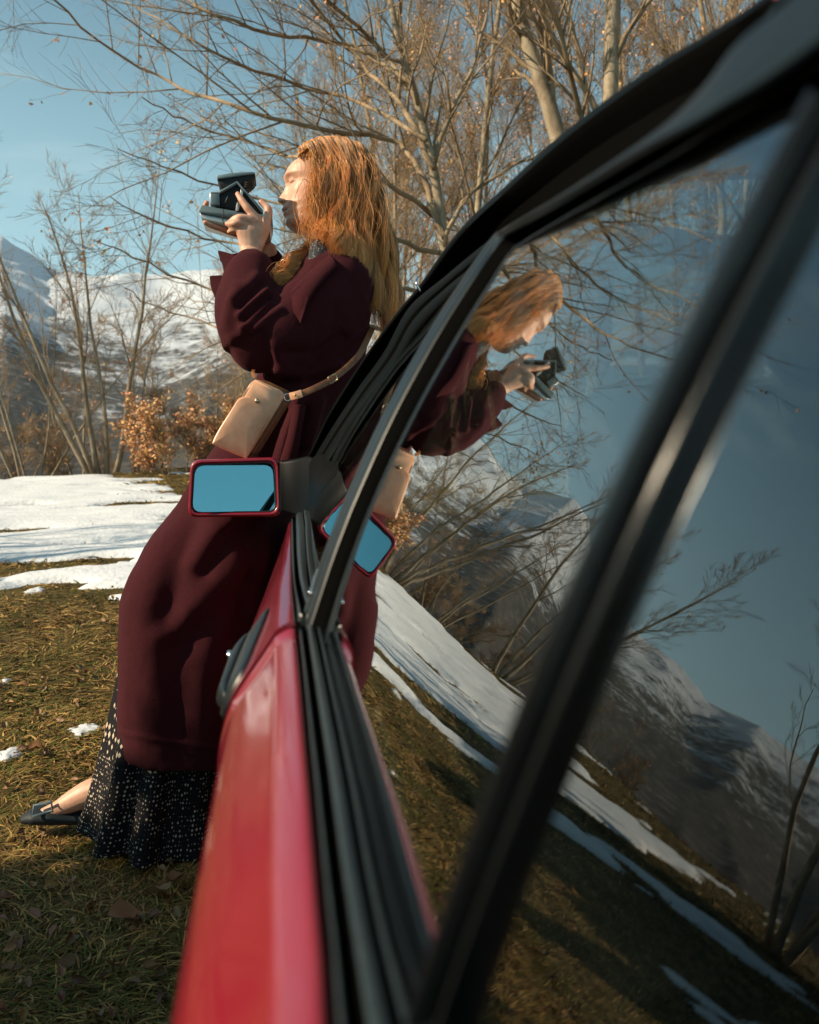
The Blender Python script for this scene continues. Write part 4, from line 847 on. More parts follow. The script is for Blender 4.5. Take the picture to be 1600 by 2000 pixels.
for y in ys:
    f, bk_, W_ = np.interp(y, fy, fx), np.interp(y, by, bx_), np.interp(y, wy, ww); cx = f+.50*(bk_-f)
    c, s_ = np.cos(th_), np.sin(th_); e = .86
    xx = cx-np.sign(c)*np.abs(c)**e*np.where(c > 0, cx-f, bk_-cx); lat = W_*np.sign(s_)*np.abs(s_)**.95
    fr_ = c > 0
    ex = f-np.interp(y, cy, cxp) if cy[0] <= y <= cy[-1] else 0
    sg = np.interp(y, [340, 356, 364, 380, 388, 394, 398, 402, 408, 418, 424, 432], [.03, .012, .0085, .0095, .0125, .0145, .013, .020, .021, .019, .022, .022])
    xx = xx-np.where(fr_, ex*np.exp(-(lat/sg)**2), 0)
    # nostril wing, eye sockets, lids, cheekbone
    al = np.abs(lat)
    xx = xx-np.where(fr_, 3.6*np.exp(-((al-.0135)/.0045)**2-((y-391.5)/3.6)**2), 0)
    xx = xx+np.where(fr_, 5.0*np.exp(-((al-.031)/.016)**2-((y-357)/8.0)**2), 0)
    xx = xx-np.where(fr_, 5.2*np.exp(-((al-.031)/.0115)**4-((y-357.5)/4.6)**2), 0)
    xx = xx-np.where(fr_, 1.8*np.exp(-((al-.030)/.02)**2-((y-345)/3.5)**2), 0)
    xx = xx-np.where(fr_, 2.2*np.exp(-((al-.047)/.016)**2-((y-378)/11)**2), 0)
    xx = xx+np.where(fr_, 2.0*np.exp(-((al-.022)/.004)**2-((y-412)/4)**2), 0)
    tone = np.ones((na, 3))
    lip = np.exp(-((y-407.5)/3.0)**2)+np.exp(-((y-416.5)/3.2)**2); lm = np.clip(lip, 0, 1)*np.clip(1-(al/.024)**4, 0, 1)*fr_
    tone = tone*(1-lm[:, None]*(1-np.array([.82, .42, .42])))
    crease = np.exp(-((y-411.8)/1.0)**2)*np.clip(1-(al/.023)**6, 0, 1)*fr_; tone = tone*(1-crease[:, None]*.7)  # shade between the lips painted into the tone
    brow = np.exp(-((y-344.5-40*np.maximum(al-.04, 0)*10*.1)/2.0)**2)*np.exp(-((al-.032)/.015)**4)*fr_; tone = tone*(1-brow[:, None]*(1-np.array([.72, .55, .42])))
    lash = np.exp(-((y-360.5-30*(al-.03))/.9)**2)*np.exp(-((al-.032)/.0125)**4)*fr_; tone = tone*(1-lash[:, None]*.78)
    lidc = np.exp(-((y-353.5)/.8)**2)*np.exp(-((al-.031)/.0125)**4)*fr_; tone = tone*(1-lidc[:, None]*.3)  # lid crease shade painted into the tone
    nos = np.exp(-((y-394.2)/1.5)**2)*np.exp(-((al-.0085)/.0035)**2)*fr_; tone = tone*(1-nos[:, None]*.75)  # dark of the nostril hollow painted into the tone
    chk = np.exp(-((y-385)/16)**2)*np.exp(-((al-.05)/.02)**2)*fr_; tone = tone*(1-chk[:, None]*(1-np.array([1, .86, .84])))
    p0 = np.array([at(x_, y, 2.1) for x_ in (500, 700)]); X = p0[0, 0]+(xx-500)/200*(p0[1, 0]-p0[0, 0]); Z_ = np.full(na, p0[0, 2])
    rings.append(np.stack([X, 2.1+lat, Z_], -1)); tones.append(tone)
hV, hF, hT = loft(np.array(rings), cap=True); hC = np.vstack(tones+[np.ones((2, 3))])
bC = np.ones((len(bV), 3)); Ub = proj(bV)
for (nx, ny, nr) in ((464, 378, 4), (448, 435, 3.5), (443, 438, 3.2), (510, 395, 4), (404, 396, 4), (401, 434, 4)):
    k_ = np.exp(-(np.hypot(Ub[:, 0]-nx, Ub[:, 1]-ny)/nr)**2)[:, None]; bC = bC*(1-k_*(1-np.array([1, .72, .66])))
for (nx, ny, nr) in ((504, 432, 6), (491, 432, 6), (478, 438, 5), (484, 408, 5), (473, 393, 4), (524, 410, 6), (470, 426, 5), (461, 437, 5)):
    k_ = np.exp(-(np.hypot(Ub[:, 0]-nx, Ub[:, 1]-ny)/nr)**2)[:, None]; bC = bC*(1-k_*(1-np.array([.98, .80, .74])))
full = Bag().add(bV, bQ, bT, bC); full.add(hV, hF[:, ::-1], hT[:, ::-1], hC)
o = full.out('body', M['skin'], woman, smooth=True, color=True)
# ear is under the hair

# ---- coat
coat = Bag()
lev = [(478, 603, 690, 2.12, .062), (492, 598, 700, 2.12, .085), (512, 585, 712, 2.12, .135), (540, 570, 720, 2.12, .175), (590, 556, 724, 2.12, .19), (650, 545, 721, 2.12, .175), (700, 528, 713, 2.12, .165), (745, 497, 698, 2.12, .165), (800, 468, 664, 2.12, .175),
       (850, 440, 640, 2.11, .18), (900, 401, 614, 2.11, .185), (960, 360, 592, 2.10, .19), (1040, 309, 566, 2.09, .195), (1100, 276, 545, 2.09, .20), (1140, 254, 530, 2.09, .20), (1180, 243, 516, 2.09, .20), (1300, 239, 495, 2.09, .20), (1400, 237, 482, 2.09, .20), (1440, 237, 476, 2.09, .20)]
lv = cat(np.array(lev, float), 5); rings = []
for i, (y, l, r, Yc, hd) in enumerate(lv):
    a = np.arange(72)*2*np.pi/72; c, s_ = np.cos(a), np.sin(a)
    x_ = (l+r)/2+(r-l)/2*np.sign(c)*np.abs(c)**.85; Yq = Yc+hd*np.sign(s_)*np.abs(s_)**.85
    yy = y+np.where(y > 1380, (y-1380)/60*(np.interp(x_, [237, 260, 330, 430, 480], [-4, 2, 12, 22, 24])-0), 0)
    rings.append([at(xx, yq, YY)*np.array([1, 1, 1]) for xx, yq, YY in zip(x_, yy, np.full(72, 2.1))]); rg = np.array(rings[-1]); rg[:, 1] = Yq; rings[-1] = rg
V, F, T = loft(np.array(rings), cap=True); coat.add(V, F, T)
coat.tube(cat(pts((655, 575, 2.02), (620, 612, 1.985), (560, 655, 1.955), (520, 668, 1.95)), 6), np.interp(np.linspace(0, 1, 19), [0, .4, .8, 1], [.105, .098, .09, .085]), 24, flat=.9)
coat.ball(at(664, 560, 2.01), (.082, .082, .085), 16); coat.ball(at(508, 655, 1.96), (.078, .075, .088), 16)
coat.tube(cat(pts((506, 662, 1.96), (487, 610, 1.965), (487, 560, 1.985), (494, 515, 2.0), (496, 496, 2.004)), 6), np.interp(np.linspace(0, 1, 25), [0, .35, .62, .9, 1], [.088, .078, .060, .037, .034]), 24)
coat.tube(cat(pts((640, 565, 2.26), (590, 610, 2.3), (548, 600, 2.27), (532, 560, 2.22), (522, 520, 2.17), (516, 492, 2.145)), 6), np.interp(np.linspace(0, 1, 31), [0, .4, .7, .9, 1], [.09, .08, .062, .044, .036]), 20)
cV, cN, cQ, cT = remesh(coat, .0065, 10)
UVp = proj(cV); near = np.clip(-cN[:, 1]*1.5+.5-(cN[:, 0] > 0)*0, 0, 1)
def seg_d(U, L):
    best = np.full(len(U), 1e9); L = np.array(L, float)
    for a, b_ in zip(L[:-1], L[1:]):
        d = b_-a; t = np.clip(((U-a)@d)/(d@d), 0, 1); best = np.minimum(best, np.linalg.norm(U-a-t[:, None]*d, axis=1))
    return best
disp = np.zeros(len(cV))
folds = [([(468, 616), (492, 592), (518, 570)], 7, .013), ([(474, 640), (500, 612), (523, 594)], 7, .012), ([(500, 640), (530, 615), (548, 605)], 7, .009), ([(455, 585), (480, 560), (500, 540)], 9, .006), ([(470, 600), (495, 574), (512, 556)], 6, -.009), ([(478, 628), (505, 600), (525, 584)], 6, -.010), ([(440, 640), (448, 600), (462, 560)], 12, .008),
         ([(452, 660), (470, 700), (500, 722)], 12, .006), ([(560, 690), (610, 690), (670, 660)], 12, -.012), ([(540, 720), (600, 728), (660, 712)], 9, .012), ([(660, 600), (650, 660), (620, 700)], 12, -.007),
         ([(237, 1430), (330, 1450), (440, 1462)], 4.5, .005), ([(262, 1130), (248, 1200), (246, 1400)], 22, .006), ([(372, 1000), (345, 1100), (322, 1215)], 30, -.019), ([(500, 1080), (400, 1165), (322, 1236)], 26, .012), ([(490, 1140), (420, 1205), (350, 1272)], 24, -.010),
         ([(290, 1050), (285, 1200), (290, 1400)], 34, .010), ([(425, 1200), (408, 1300), (400, 1460)], 34, .009), ([(470, 1200), (452, 1330), (448, 1480)], 26, -.010), ([(340, 1260), (350, 1340), (352, 1480)], 30, -.006), ([(500, 985), (430, 1030), (370, 1100)], 22, .010), ([(500, 1020), (440, 1060), (400, 1120)], 14, -.010), ([(480, 1030), (492, 1120), (470, 1240)], 14, -.014), ([(512, 1010), (508, 1100), (492, 1200)], 9, .012),
         ([(545, 900), (560, 840), (580, 790), (590, 740)], 12, .018), ([(520, 900), (540, 850), (560, 800)], 9, -.016), ([(575, 900), (590, 850), (600, 800)], 8, -.020), ([(600, 870), (615, 820), (625, 780)], 9, .012), ([(440, 740), (520, 752), (640, 742)], 7, -.014)]
for L, wd_, hh in folds: disp += hh*np.exp(-(seg_d(UVp, L)/wd_)**2)
disp *= near
disp += .005*fbm(cV*np.array([9, 9, 5]), 4)+.0012*fbm(cV*45, 3)+.010*fbm(cV*np.array([5, 5, 1.6])+3, 2)*np.clip((UVp[:, 1]-900)/300, 0, 1)
cV = cV+cN*disp[:, None]
Bag().add(cV, cQ, cT).out('coat', M['wool'], woman, smooth=True)
# flaring turned cuffs, lapel, collar, hanging belt end
def sheet(name, L, R_, m, thick=.004, n=10, k=6, bulge=0.0, parent=woman):
    L = cat(pts(*L), n); R_ = cat(pts(*R_), n); t = np.linspace(0, 1, k)[None, :, None]; G_ = L[:, None]*(1-t)+R_[:, None]*t
    G_[:, :, 1] -= bulge*np.sin(np.pi*t[0, :, 0])[None]
    V, F, _ = loft(G_, closed=False); o = Bag().add(V, F).out(name, m, parent, smooth=True); q = o.modifiers.new('thickness', 'SOLIDIFY'); q.thickness = thick; q.offset = 0
    s = o.modifiers.new('soft', 'SUBSURF'); s.levels = 1; s.render_levels = 1; return o
sheet('cuff', [(409, 539, 1.99), (412, 562, 1.985), (424, 592, 1.975), (434, 612, 1.965)], [(447, 540, 2.0), (455, 558, 1.97), (452, 590, 1.955), (450, 622, 1.94)], M['wool'], .005, bulge=.006)
sheet('cuff', [(426, 489, 2.10), (431, 506, 2.11), (436, 524, 2.12), (438, 545, 2.12)], [(462, 499, 2.06), (466, 512, 2.05), (470, 530, 2.05), (470, 552, 2.05)], M['wool'], .005, bulge=.004)
sheet('cuff', [(426, 489, 2.10), (440, 497, 2.14), (470, 492, 2.16), (500, 480, 2.17)], [(432, 512, 2.11), (450, 520, 2.15), (480, 520, 2.17), (508, 520, 2.18)], M['wool'], .005)
sheet('lapel', [(644, 498, 1.955), (606, 530, 1.925), (578, 556, 1.91), (556, 584, 1.915)], [(660, 520, 1.92), (622, 560, 1.885), (598, 600, 1.87), (588, 634, 1.87)], M['wool'], .005, bulge=.010)
sheet('lapel', [(556, 584, 1.91), (562, 592, 1.90), (572, 604, 1.885), (588, 634, 1.868)], [(586, 556, 1.895), (596, 566, 1.885), (604, 580, 1.872), (596, 606, 1.868)], M['wool'], .004, bulge=.003)
sheet('collar', [(596, 560, 1.96), (604, 530, 1.96), (618, 505, 1.98), (640, 486, 2.0), (664, 478, 2.02)], [(616, 552, 1.945), (630, 525, 1.94), (644, 508, 1.95), (664, 500, 1.965), (700, 498, 2.0)], M['wool'], .006, bulge=.008)
sheet('belt_loop', [(572, 790, 1.925), (568, 820, 1.92), (556, 870, 1.918), (540, 920, 1.92)], [(598, 792, 1.925), (592, 825, 1.915), (584, 875, 1.915), (574, 925, 1.92)], M['wool'], .005, bulge=.012)
M['shirt'] = m = mat('dark_dotted_shirt', (.01, .012, .018), .8); N, L, b = nodes(m); v = N.new('ShaderNodeTexVoronoi'); v.inputs['Scale'].default_value = 160; t_ = N.new('ShaderNodeTexCoord'); L.new(t_.outputs['Object'], v.inputs['Vector'])
r_ = N.new('ShaderNodeValToRGB'); r_.color_ramp.elements[0].position = .16; r_.color_ramp.elements[0].color = (.4, .42, .45, 1); r_.color_ramp.elements[1].position = .22; r_.color_ramp.elements[1].color = (.008, .01, .016, 1); L.new(v.outputs['Distance'], r_.inputs[0]); L.new(r_.outputs[0], b.inputs['Base Color'])
sheet('shirt_collar', [(606, 470, 2.02), (602, 500, 1.99), (594, 535, 1.97), (588, 560, 1.965)], [(640, 468, 2.02), (640, 490, 1.985), (622, 515, 1.965), (600, 556, 1.955)], M['shirt'], .004, bulge=.012)

# ---- printed wide trousers
def leg(name, lev, nf, seed, hem):
    lv = cat(np.array(lev, float), 7); rings = []; uv = []; na = 160; dist = 0
    for i, (y, l, r, Yc, hd) in enumerate(lv):
        u = i/(len(lv)-1); a = np.arange(na)*2*np.pi/na; fl = 1+u*.13*np.cos(nf*a+seed)+u*.06*np.cos((nf+4)*a+seed*2)
        x_ = (l+r)/2+(r-l)/2*np.cos(a)*fl; p0, p1 = at(0, y, 2.1), at(1000, y, 2.1); X = p0[0]+x_/1000*(p1[0]-p0[0]); Z_ = p0[2]+(p1[2]-p0[2])*x_/1000
        Z_ = Z_-u**6*hem*(-.02+.03*np.cos(a))+0*X; rings.append(np.stack([X, Yc+hd*np.sin(a)*fl, Z_], -1))
        uv.append(np.stack([a*(.17), np.full(na, (lv[-1][0]-y)/FPX*2.1)], -1))
    V, F, T = loft(np.array(rings)); uv = np.vstack(uv); o = mesh(name, V, F, M['print'], woman, smooth=True, uv=uv); q = o.modifiers.new('thickness', 'SOLIDIFY'); q.thickness = .003; return o
leg('trouser_leg', [(1120, 262, 430, 2.1, .13), (1200, 238, 425, 2.1, .145), (1290, 226, 420, 2.1, .15), (1380, 212, 420, 2.09, .155), (1460, 197, 416, 2.08, .16), (1540, 182, 412, 2.06, .165), (1590, 172, 410, 2.04, .17), (1610, 170, 410, 2.03, .17)], 9, 1.0, .6)
leg('trouser_leg', [(1120, 400, 520, 2.3, .08), (1300, 410, 490, 2.3, .08), (1450, 422, 478, 2.28, .08), (1590, 428, 470, 2.26, .09)], 6, 2.0, 0)

# ---- flat shoes with square buckles
def shoe(L, rads, flat, buckle, th):
    P = cat(pts(*L), 6); rad = np.interp(np.linspace(0, 1, len(P)), np.linspace(0, 1, len(rads)), rads); V, F, T = tube(P, rad, 24, True, flat, ref=(0, 0, 1))
    gz = float(ground_h(P[:, 0].mean(), P[:, 1].mean()))+.004; V[:, 2] = np.maximum(V[:, 2], gz)
    s = Bag().add(V, F, T).out('shoe', M['shoe'], woman, smooth=True)
    B = pts(*buckle); B = np.vstack([B, B[:2]]); Bag().tube(cat(B, 1), th, 6, False).out('buckle', M['cam_grey'], s, smooth=False)
shoe([(245, 1588, 2.1), (200, 1592, 2.1), (150, 1594, 2.1), (105, 1592, 2.1), (70, 1593, 2.1), (44, 1600, 2.1)], [.030, .036, .034, .040, .038, .018], .52, [(66, 1574, 2.075), (100, 1566, 2.07), (103, 1584, 2.055), (64, 1594, 2.055)], .0035)
shoe([(310, 1625, 1.985), (275, 1630, 1.98), (240, 1637, 1.97), (212, 1646, 1.965), (192, 1656, 1.96)], [.034, .034, .036, .034, .016], .55, [(202, 1612, 1.95), (226, 1608, 1.945), (238, 1620, 1.93), (206, 1652, 1.92)], .0038)

# ---- hair
rngh = np.random.default_rng(5)
def pchain(P, n):
    """Catmull-Rom for many strands at once. P: (S,k,3) -> (S,n,3)"""
    S, k, _ = P.shape; Q = np.concatenate([2*P[:, :1]-P[:, 1:2], P, 2*P[:, -1:]-P[:, -2:-1]], 1); t = np.linspace(0, k-1-1e-6, n); i = t.astype(int); f = (t-i)[None, :, None]
    a, b_, c, d = Q[:, i], Q[:, i+1], Q[:, i+2], Q[:, i+3]
    return .5*((2*b_)+(-a+c)*f+(2*a-5*b_+4*c-d)*f*f+(-a+3*b_-3*c+d)*f**3)
def pix(x, y, Y):
    """vectorised at(): arrays of px, py taken on the plane Y=2.1, then moved to depth Y at the same real height"""
    dx = FW[0]+RT[0]*(x-800)/FPX+UP[0]*(1000-y)/FPX; dy = FW[1]+RT[1]*(x-800)/FPX+UP[1]*(1000-y)/FPX; dz = FW[2]+UP[2]*(1000-y)/FPX
    return np.stack([dx/dy*2.1, Y+0*x, dz/dy*2.1+CH], -1)
def strands(K, n, rad, tone, clump_id, amp, freq=3.3):
    """K: (S,k,3) control points; waves shared inside a clump"""
    P = pchain(K, n); S = len(P); t = np.linspace(0, 1, n)[None]; ph = (_h(clump_id, clump_id*3+1, clump_id*7)*6.28)[:, None]; f2 = (freq*(.75+.5*_h(clump_id+9, clump_id, clump_id*5)))[:, None]
    ph = ph+rngh.normal(0, .22, (S, 1)); A = (amp*1.15*np.clip((t-.10)*1.4, 0, 1)**.8)*(.6+.8*_h(clump_id*2, clump_id+4, clump_id))[:, None]
    T = np.gradient(P, axis=1); T /= np.linalg.norm(T, axis=2, keepdims=True); N1 = np.cross(T, np.array([0, 1, 0])); N1 /= np.linalg.norm(N1, axis=2, keepdims=True)+1e-9
    P = P+N1*(A*np.sin(6.28*f2*t+ph))[..., None]; P[..., 1] += A*np.cos(6.28*f2*t+ph)*.9
    # locks wander as one and draw together towards their tips
    u1 = (_h(clump_id*13+1, clump_id, clump_id)-.5)[:, None]; u2 = (_h(clump_id*17+2, clump_id, clump_id)-.5)[:, None]
    P = P+N1*(.030*u1*np.sin(3.1*t*(1+u2)+u2*9)*np.clip(t*2, 0, 1))[..., None]; P[..., 1] += .030*u2*np.clip(t*1.6, 0, 1)
    P = P+np.cumsum(rngh.normal(0, .00024, P.shape), 1)
    r = rad*(1-.65*t**3)[..., None]; a = np.arange(3)*2*np.pi/3; B = np.cross(T, N1)
    V = P[:, :, None]+r[:, :, None]*(N1[:, :, None]*np.cos(a)[None, None, :, None]+B[:, :, None]*np.sin(a)[None, None, :, None])
    base = (np.arange(S)*n*3)[:, None, None]; i = (np.arange(n-1)*3)[None, :, None]; j = np.arange(3)[None, None]
    F = np.stack([base+i+j, base+i+(j+1) % 3, base+i+3+(j+1) % 3, base+i+3+j], -1).reshape(-1, 4)
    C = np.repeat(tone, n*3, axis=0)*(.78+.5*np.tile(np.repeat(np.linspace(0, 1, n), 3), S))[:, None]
    return V.reshape(-1, 3), F, C
def tones(S, cid):
    b_ = (.55+.95*_h(cid*5, cid, 2*cid)[:, None])*(.65+.7*rngh.random((S, 1))); return b_*np.stack([np.ones(S), .88+.2*rngh.random(S), .7+.6*rngh.random(S)], 1)
hb_ = Bag()
def side_hair(S, side, ncl):
    cid = rngh.integers(0, ncl, S); s = np.clip((cid+.5)/ncl+rngh.normal(0, .015, S), 0, 1); lay = rngh.random(S)                # s: 0 front .. 1 back; lay: 0 outermost
    rx = np.interp(s, [0, .25, .6, 1], [582, 604, 655, 700]); ry = np.interp(s, [0, .25, .6, 1], [303, 287, 280, 300])+lay*20+6*rngh.random(S); rl = .012+lay*.055
    tx = np.interp(s, [0, .12, .3, .6, 1], [622, 646, 698, 747, 768]); ty = np.interp(s, [0, .12, .3, .6, 1], [478, 505, 565, 628, 640])+rngh.normal(0, 11, S)-lay*24
    tcl = _h(cid*11, cid*3, cid)-.5; tx = tx+tcl*26+rngh.normal(0, 5, S); ty = ty+tcl*22
    def mid(x0, x1, y, l_): return pix(np.interp(s, [0, .5, 1], [x0, (x0+x1)/2+6, x1])+rngh.normal(0, 1.6, S), y+0*s+rngh.normal(0, 3, S), 2.1-side*(l_-lay*.03)*(1-.25*np.abs(2*s-1)**3))
    K = np.stack([pix(rx, ry, 2.1-side*rl), pix(rx*.5+.5*np.interp(s, [0, .5, 1], [590, 655, 716]), ry*.5+.5*(299-12*np.sin(3.14*s)), 2.1-side*(.056-lay*.02)), mid(600, 724, 330, .076), mid(611, 735, 368, .090), mid(618, 740, 412, .093), pix(np.interp(s, [0, .5, 1], [626, 682, 746]), 455+8*rngh.random(S), 2.1-side*(.094-lay*.04)),
                  pix(np.interp(s, [0, .12, .3, 1], [626, 646, 676, 757])*.5+tx*.5, 475*.5+ty*.5, 2.1-side*(np.interp(s, [0, .2, .45, 1], [.10, .135, .10, .055])-lay*.03)),
                  pix(tx, ty, 2.1-side*(np.interp(s, [0, .2, .45, 1], [.10, .14, .09, .03])-lay*.03))], 1)
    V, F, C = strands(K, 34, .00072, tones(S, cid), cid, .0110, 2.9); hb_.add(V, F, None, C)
side_hair(8600, 1, 44); side_hair(1000, -1, 30)
# back of the head, between the two sides
S = 1100; cid = rngh.integers(60, 90, S); q = rngh.uniform(-1, 1, S)
K = np.stack([pix(695+6*rngh.random(S), 300+20*rngh.random(S), 2.1-q*.04), pix(722+0*q, 345+0*q, 2.1-q*.06), pix(736+0*q, 410+0*q, 2.1-q*.07), pix(748+0*q, 480+0*q, 2.1-q*.07), pix(764+4*rngh.random(S), 560+0*q, 2.1-q*.07), pix(764+12*rngh.normal(size=S)*.6, 628+14*rngh.normal(size=S), 2.1-q*.07)], 1)
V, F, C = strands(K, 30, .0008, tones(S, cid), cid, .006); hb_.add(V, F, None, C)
# front lock falling over the far collar, loose wisps by the jaw
S = 380; cid = rngh.integers(100, 106, S); e1 = rngh.normal(0, 1, S)
K = np.stack([pix(628+4*e1, 400+0*e1, 2.19+0*e1), pix(622+5*e1, 450+0*e1, 2.17+.01*e1), pix(606+7*e1, 492+0*e1, 2.09+.012*e1), pix(582+8*e1, 530+0*e1, 2.0+.01*e1), pix(558+7*e1, 560+6*e1, 1.985+.01*e1), pix(552+5*e1, 590+9*rngh.normal(size=S), 1.98+.01*e1)], 1)
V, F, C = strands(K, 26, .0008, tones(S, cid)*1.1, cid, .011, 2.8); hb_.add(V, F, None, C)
S = 60; cid = rngh.integers(120, 150, S); e1 = rngh.normal(0, 1, S); e2 = rngh.random(S)
K = np.stack([pix(606+8*e2, 350+60*e2, 2.03+0*e1), pix(606+5*e1, 410+10*e1, 2.015+.005*e1), pix(602+8*e1, 450+8*e1, 2.01+0*e1), pix(610+9*e1, 490+14*e2, 2.0+0*e1)], 1)
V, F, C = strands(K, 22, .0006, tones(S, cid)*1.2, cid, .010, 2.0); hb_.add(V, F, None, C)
S = 170; cid = rngh.integers(160, 220, S); s = rngh.random(S); e1 = rngh.normal(0, 1, S)
K = np.stack([pix(585+115*s, 300-14*np.sin(3.14*s), 2.08+0*s), pix(592+140*s+6*e1, 340+0*s, 2.02+.01*e1), pix(596+150*s+8*e1, 430+0*s, 2.0+.012*e1), pix(610+156*s+12*e1, 520+10*e1, 2.0+.02*e1)], 1)
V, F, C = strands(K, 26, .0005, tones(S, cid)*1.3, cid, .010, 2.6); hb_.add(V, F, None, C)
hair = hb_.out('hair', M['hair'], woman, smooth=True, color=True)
# scalp mass under the strands
M['scalp'] = mat('hair_underlayer', (.14, .055, .018), .7, 0, .2)
rings = []
for y, l, r, wd_ in ((288, 640, 662, .006), (292, 612, 688, .030), (300, 600, 702, .050), (316, 600, 712, .064), (340, 606, 720, .074), (375, 612, 727, .078), (410, 616, 731, .078), (450, 622, 736, .072), (480, 640, 742, .06), (530, 690, 750, .06), (590, 728, 760, .055), (615, 742, 762, .03)):
    a = np.arange(40)*2*np.pi/40; rings.append(pix((l+r)/2+(r-l)/2*np.cos(a), y+0*a, 2.1+wd_*np.sin(a)))
V, F, T = loft(np.array(rings), cap=True); Bag().add(V, F, T).out('hair_underlayer', M['scalp'], hair, smooth=True)
rebase(woman)

# ------------------------------------------------------------------ folding instant camera in her hands
K8 = 8.889
def cp(*L): return [(380+a/K8, 310+b_/K8) for a, b_ in L]
icam = empty('instant_camera', tuple(at(455, 440, 2.08)), 'dark folding instant camera with open flash hood held up to the woman\'s eye', 'camera')
Y0, Y1 = 2.028, 2.12
def part(name, poly, m, y0=Y0, y1=Y1, bv=.0012, parent=icam): return bevel(Bag().prism(cp(*poly), y0, y1).out(name, m, parent), bv, 2)
part('body_shell', [(130, 800), (75, 895), (85, 935), (480, 1015), (860, 1040), (1340, 1145), (1352, 990), (1290, 975), (870, 932), (500, 870)], M['cam_grey'])
part('film_base', [(88, 942), (135, 1060), (560, 1190), (1000, 1270), (1310, 1285), (1338, 1150), (860, 1048), (480, 1022)], M['cam_metal'], Y0+.003, Y1-.003)
part('front_panel', [(275, 600), (285, 800), (436, 800), (428, 600)], M['cam_grey'], Y0-.002, Y1)
part('lens_rim', [(262, 590), (272, 800), (284, 800), (275, 600), (300, 570), (415, 575), (425, 588), (290, 582)], M['cam_metal'], Y0, Y1)
part('folding_bellows', [(430, 610), (735, 430), (1175, 915), (1175, 975), (860, 930), (436, 830)], M['cam_black'], Y0+.006, Y1-.006)
part('hood_edge', [(418, 565), (736, 385), (745, 430), (428, 606)], M['cam_grey'], Y0-.001, Y1, .0008)
part('hood_edge', [(736, 385), (760, 400), (1190, 885), (1176, 930), (742, 432)], M['cam_grey'], Y0-.001, Y1, .0008)
part('hinge_arm', [(800, 520), (845, 560), (835, 660), (790, 640)], M['cam_metal'], Y0-.003, Y0+.004, .0006); part('hinge_arm', [(740, 745), (790, 780), (765, 905), (710, 905)], M['cam_metal'], Y0-.003, Y0+.004, .0006)
fl = part('flash_head', [(385, 290), (600, 250), (880, 225), (1040, 228), (1057, 265), (860, 285), (400, 352)], M['cam_grey'], Y0+.004, Y1-.008)
part('flash_reflector', [(400, 352), (860, 285), (1050, 262), (1010, 330), (905, 410), (880, 450), (740, 400), (470, 520)], M['cam_black'], Y0+.007, Y1-.01, parent=fl)
fb = Bag()
for L in (((1040, 270), (1045, 400), (1035, 480), (1010, 500)), ((1010, 500), (930, 495), (860, 475)), ((1020, 465), (940, 455), (870, 440)), ((1015, 435), (950, 425), (880, 405))):
    for yy in (Y0+.008, Y1-.012): Bag().tube([at(*c, yy) for c in cp(*L)], .0013, 6).out('flash_wire', M['cam_black'], fl, smooth=True)
part('flash_window', [(378, 285), (388, 290), (405, 370), (396, 372)], M['cam_metal'], Y0+.006, Y1-.01, .0004, parent=fl)
st = Bag(); st.tube(cat([at(*c, Y0-.003) for c in cp((500, 868), (505, 960), (480, 1040), (510, 1120), (560, 1200))], 5), .0009, 6); st.out('wrist_cord', M['cam_black'], icam, smooth=True)
Bag().tube([at(*cp((530, 760))[0], Y0+.003), at(*cp((575, 650))[0], Y0+.003)], .0012, 6).out('erecting_link', M['cam_metal'], icam)
rebase(icam)

# ------------------------------------------------------------------ tan leather camera case on its strap
case = empty('leather_case', tuple(at(490, 815, 1.9)), 'tan leather camera case hanging on a brown strap at her hip', 'case')
YB = 1.84
def LB(x, y, d=0.0):                       # front face leans: left side a little nearer the picture, d = depth behind the face
    p = at(x, y, YB+(x-490)*.00012); return p+np.array([.022, .052, .004])*(d/.055)
face = [(495, 737), (560, 768), (481, 897), (415, 869)]
C4 = np.array([LB(*p) for p in face]); rings = [rrect(C4+(C4.mean(0)-C4)*.05+np.array([0, -.002, 0]), 5, .30)]
for d, k in ((0.001, .0), (.008, -.006), (.03, -.006), (.048, 0)): rings.append(rrect(np.array([LB(*p, d) for p in face])+(C4.mean(0)-C4)*k, 5, .22))
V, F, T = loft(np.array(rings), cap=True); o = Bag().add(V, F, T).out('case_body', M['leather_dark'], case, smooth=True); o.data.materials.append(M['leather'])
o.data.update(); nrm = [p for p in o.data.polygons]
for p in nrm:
    if p.normal.y < -.55: p.material_index = 1  # other sides stay dark brown: their shaded look is put into the colour
e = o.modifiers.new('edge_split', 'EDGE_SPLIT'); e.split_angle = R(45)
def plate(name, outline, lift, th, m, bump=0.0):
    A = np.array([LB(*p) for p in outline]); n_ = np.cross(C4[1]-C4[0], C4[2]-C4[0]); n_ /= np.linalg.norm(n_); n_ *= -np.sign(n_[1]); c = A.mean(0); n = len(A)
    R1 = A+n_*lift; R2 = A+n_*(lift+th); R3 = c+(A-c)*.93+n_*(lift+th*1.25+bump*.5); R4 = c+(A-c)*.62+n_*(lift+th*1.3+bump); V, F, T = loft(np.array([R1, R2, R3, R4]), cap=True); return Bag().add(V, F, T).out(name, m, case, smooth=True)
plate('front_panel', [(498, 742), (556, 770), (480, 893), (419, 868)], -.001, .0035, M['leather'], .004)
flap = cat(np.array([(464, 781), (478, 775), (503, 776), (520, 785), (528, 797), (527, 810), (519, 826), (485, 890), (474, 893), (420, 870), (416, 862), (428, 838)], float), 4)
flp = plate('flap', [tuple(p) for p in flap], .004, .0022, M['leather'], .0025)
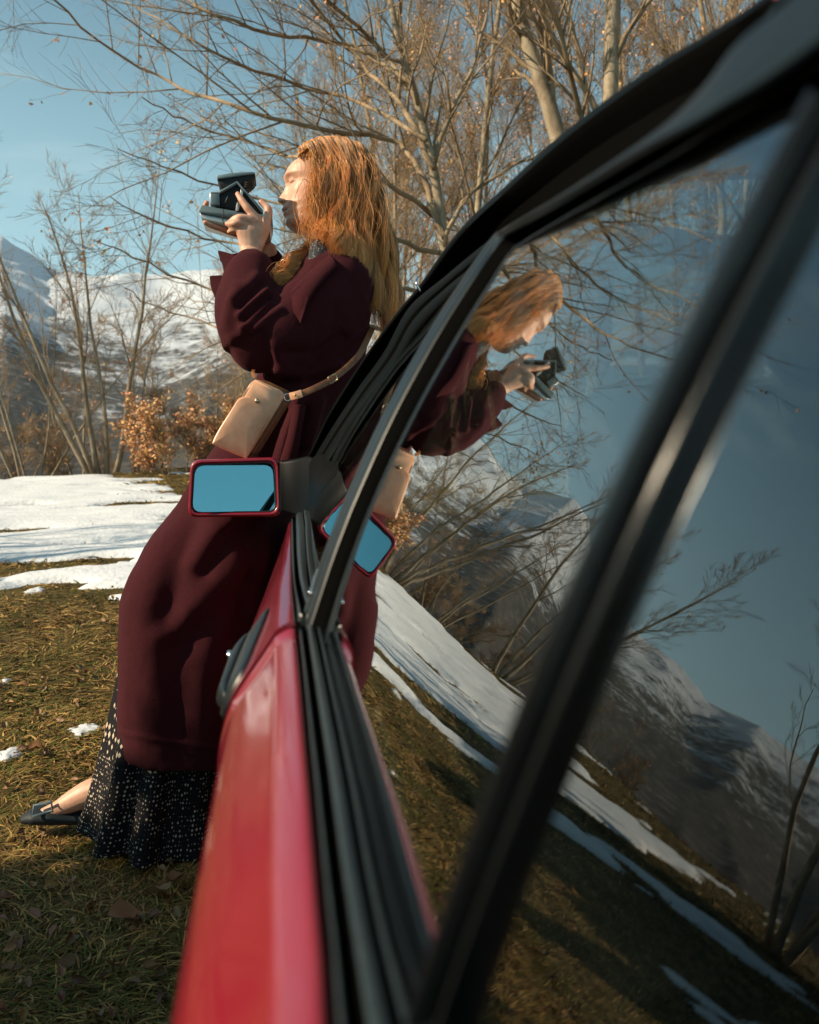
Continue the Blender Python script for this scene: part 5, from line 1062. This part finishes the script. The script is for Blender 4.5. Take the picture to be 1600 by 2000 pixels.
n_ = np.cross(C4[1]-C4[0], C4[2]-C4[0]); n_ /= np.linalg.norm(n_); n_ *= -np.sign(n_[1]); sp_ = LB(502, 784)+n_*.011
Bag().ball(sp_, (.0055, .003, .0055), 12).out('snap_button', M['brass'], flp, smooth=True)
stp = Bag()
for a_, b__ in (((558, 774), (482, 892)),):
    for i in range(26):
        t = i/26; q0 = LB(*(np.array(a_)*(1-t)+np.array(b__)*t), .012); q1 = LB(*(np.array(a_)*(1-t-.02)+np.array(b__)*(t+.02)), .012); stp.tube([q0+[.004, 0, 0], q1+[.004, 0, 0]], .0007, 4)
M['thread'] = mat('pale_thread', (.45, .3, .16), .7); stp.out('side_stitching', M['thread'], o)
def strap(name, L, wd_, m, par):
    P = cat(pts(*L), 8); T = np.gradient(P, axis=0); T /= np.linalg.norm(T, axis=1)[:, None]; Nn = np.cross(T, np.array([0, 1, 0.0])); Nn /= np.linalg.norm(Nn, axis=1)[:, None]; D = np.array([0, -.0015, 0])
    G_ = np.stack([P-Nn*wd_-D, P+Nn*wd_-D, P+Nn*wd_+D, P-Nn*wd_+D], 1); V, F, T_ = loft(G_, cap=True); return bevel(Bag().add(V, F, T_).out(name, m, par), .0006, 2)
s_ = strap('shoulder_strap', [(570, 773, 1.85), (592, 768, 1.845), (618, 757, 1.845), (648, 741, 1.855), (680, 716, 1.875), (702, 692, 1.91), (718, 662, 1.97), (728, 640, 2.05)], .0072, M['leather_dark'], case)
M['tab'] = M['leather']; strap('strap_tab', [(566, 775, 1.848), (578, 772, 1.843), (590, 768.5, 1.842)], .0085, M['tab'], s_)
Bag().ball(at(577, 771.5, 1.8385), (.003, .002, .003), 10).out('rivet', M['brass'], s_, smooth=True)
bk = pts((641, 737, 1.847), (655, 730, 1.847), (660, 741, 1.847), (646, 750, 1.847)); bk = np.vstack([bk, bk[:2]]); Bag().tube(bk, .0016, 8, False).out('strap_buckle', M['brass'], s_, smooth=True)
dr = np.array([at(562+7*math.cos(a), 776+7*math.sin(a), 1.85) for a in np.linspace(0, 2*math.pi, 15)]); Bag().tube(dr, .0013, 8, False).out('strap_ring', M['chrome'], case, smooth=True)
strap('rear_strap_tab', [(498, 738, 1.87), (494, 728, 1.89), (496, 722, 1.92)], .004, M['leather_dark'], case)
rebase(case)
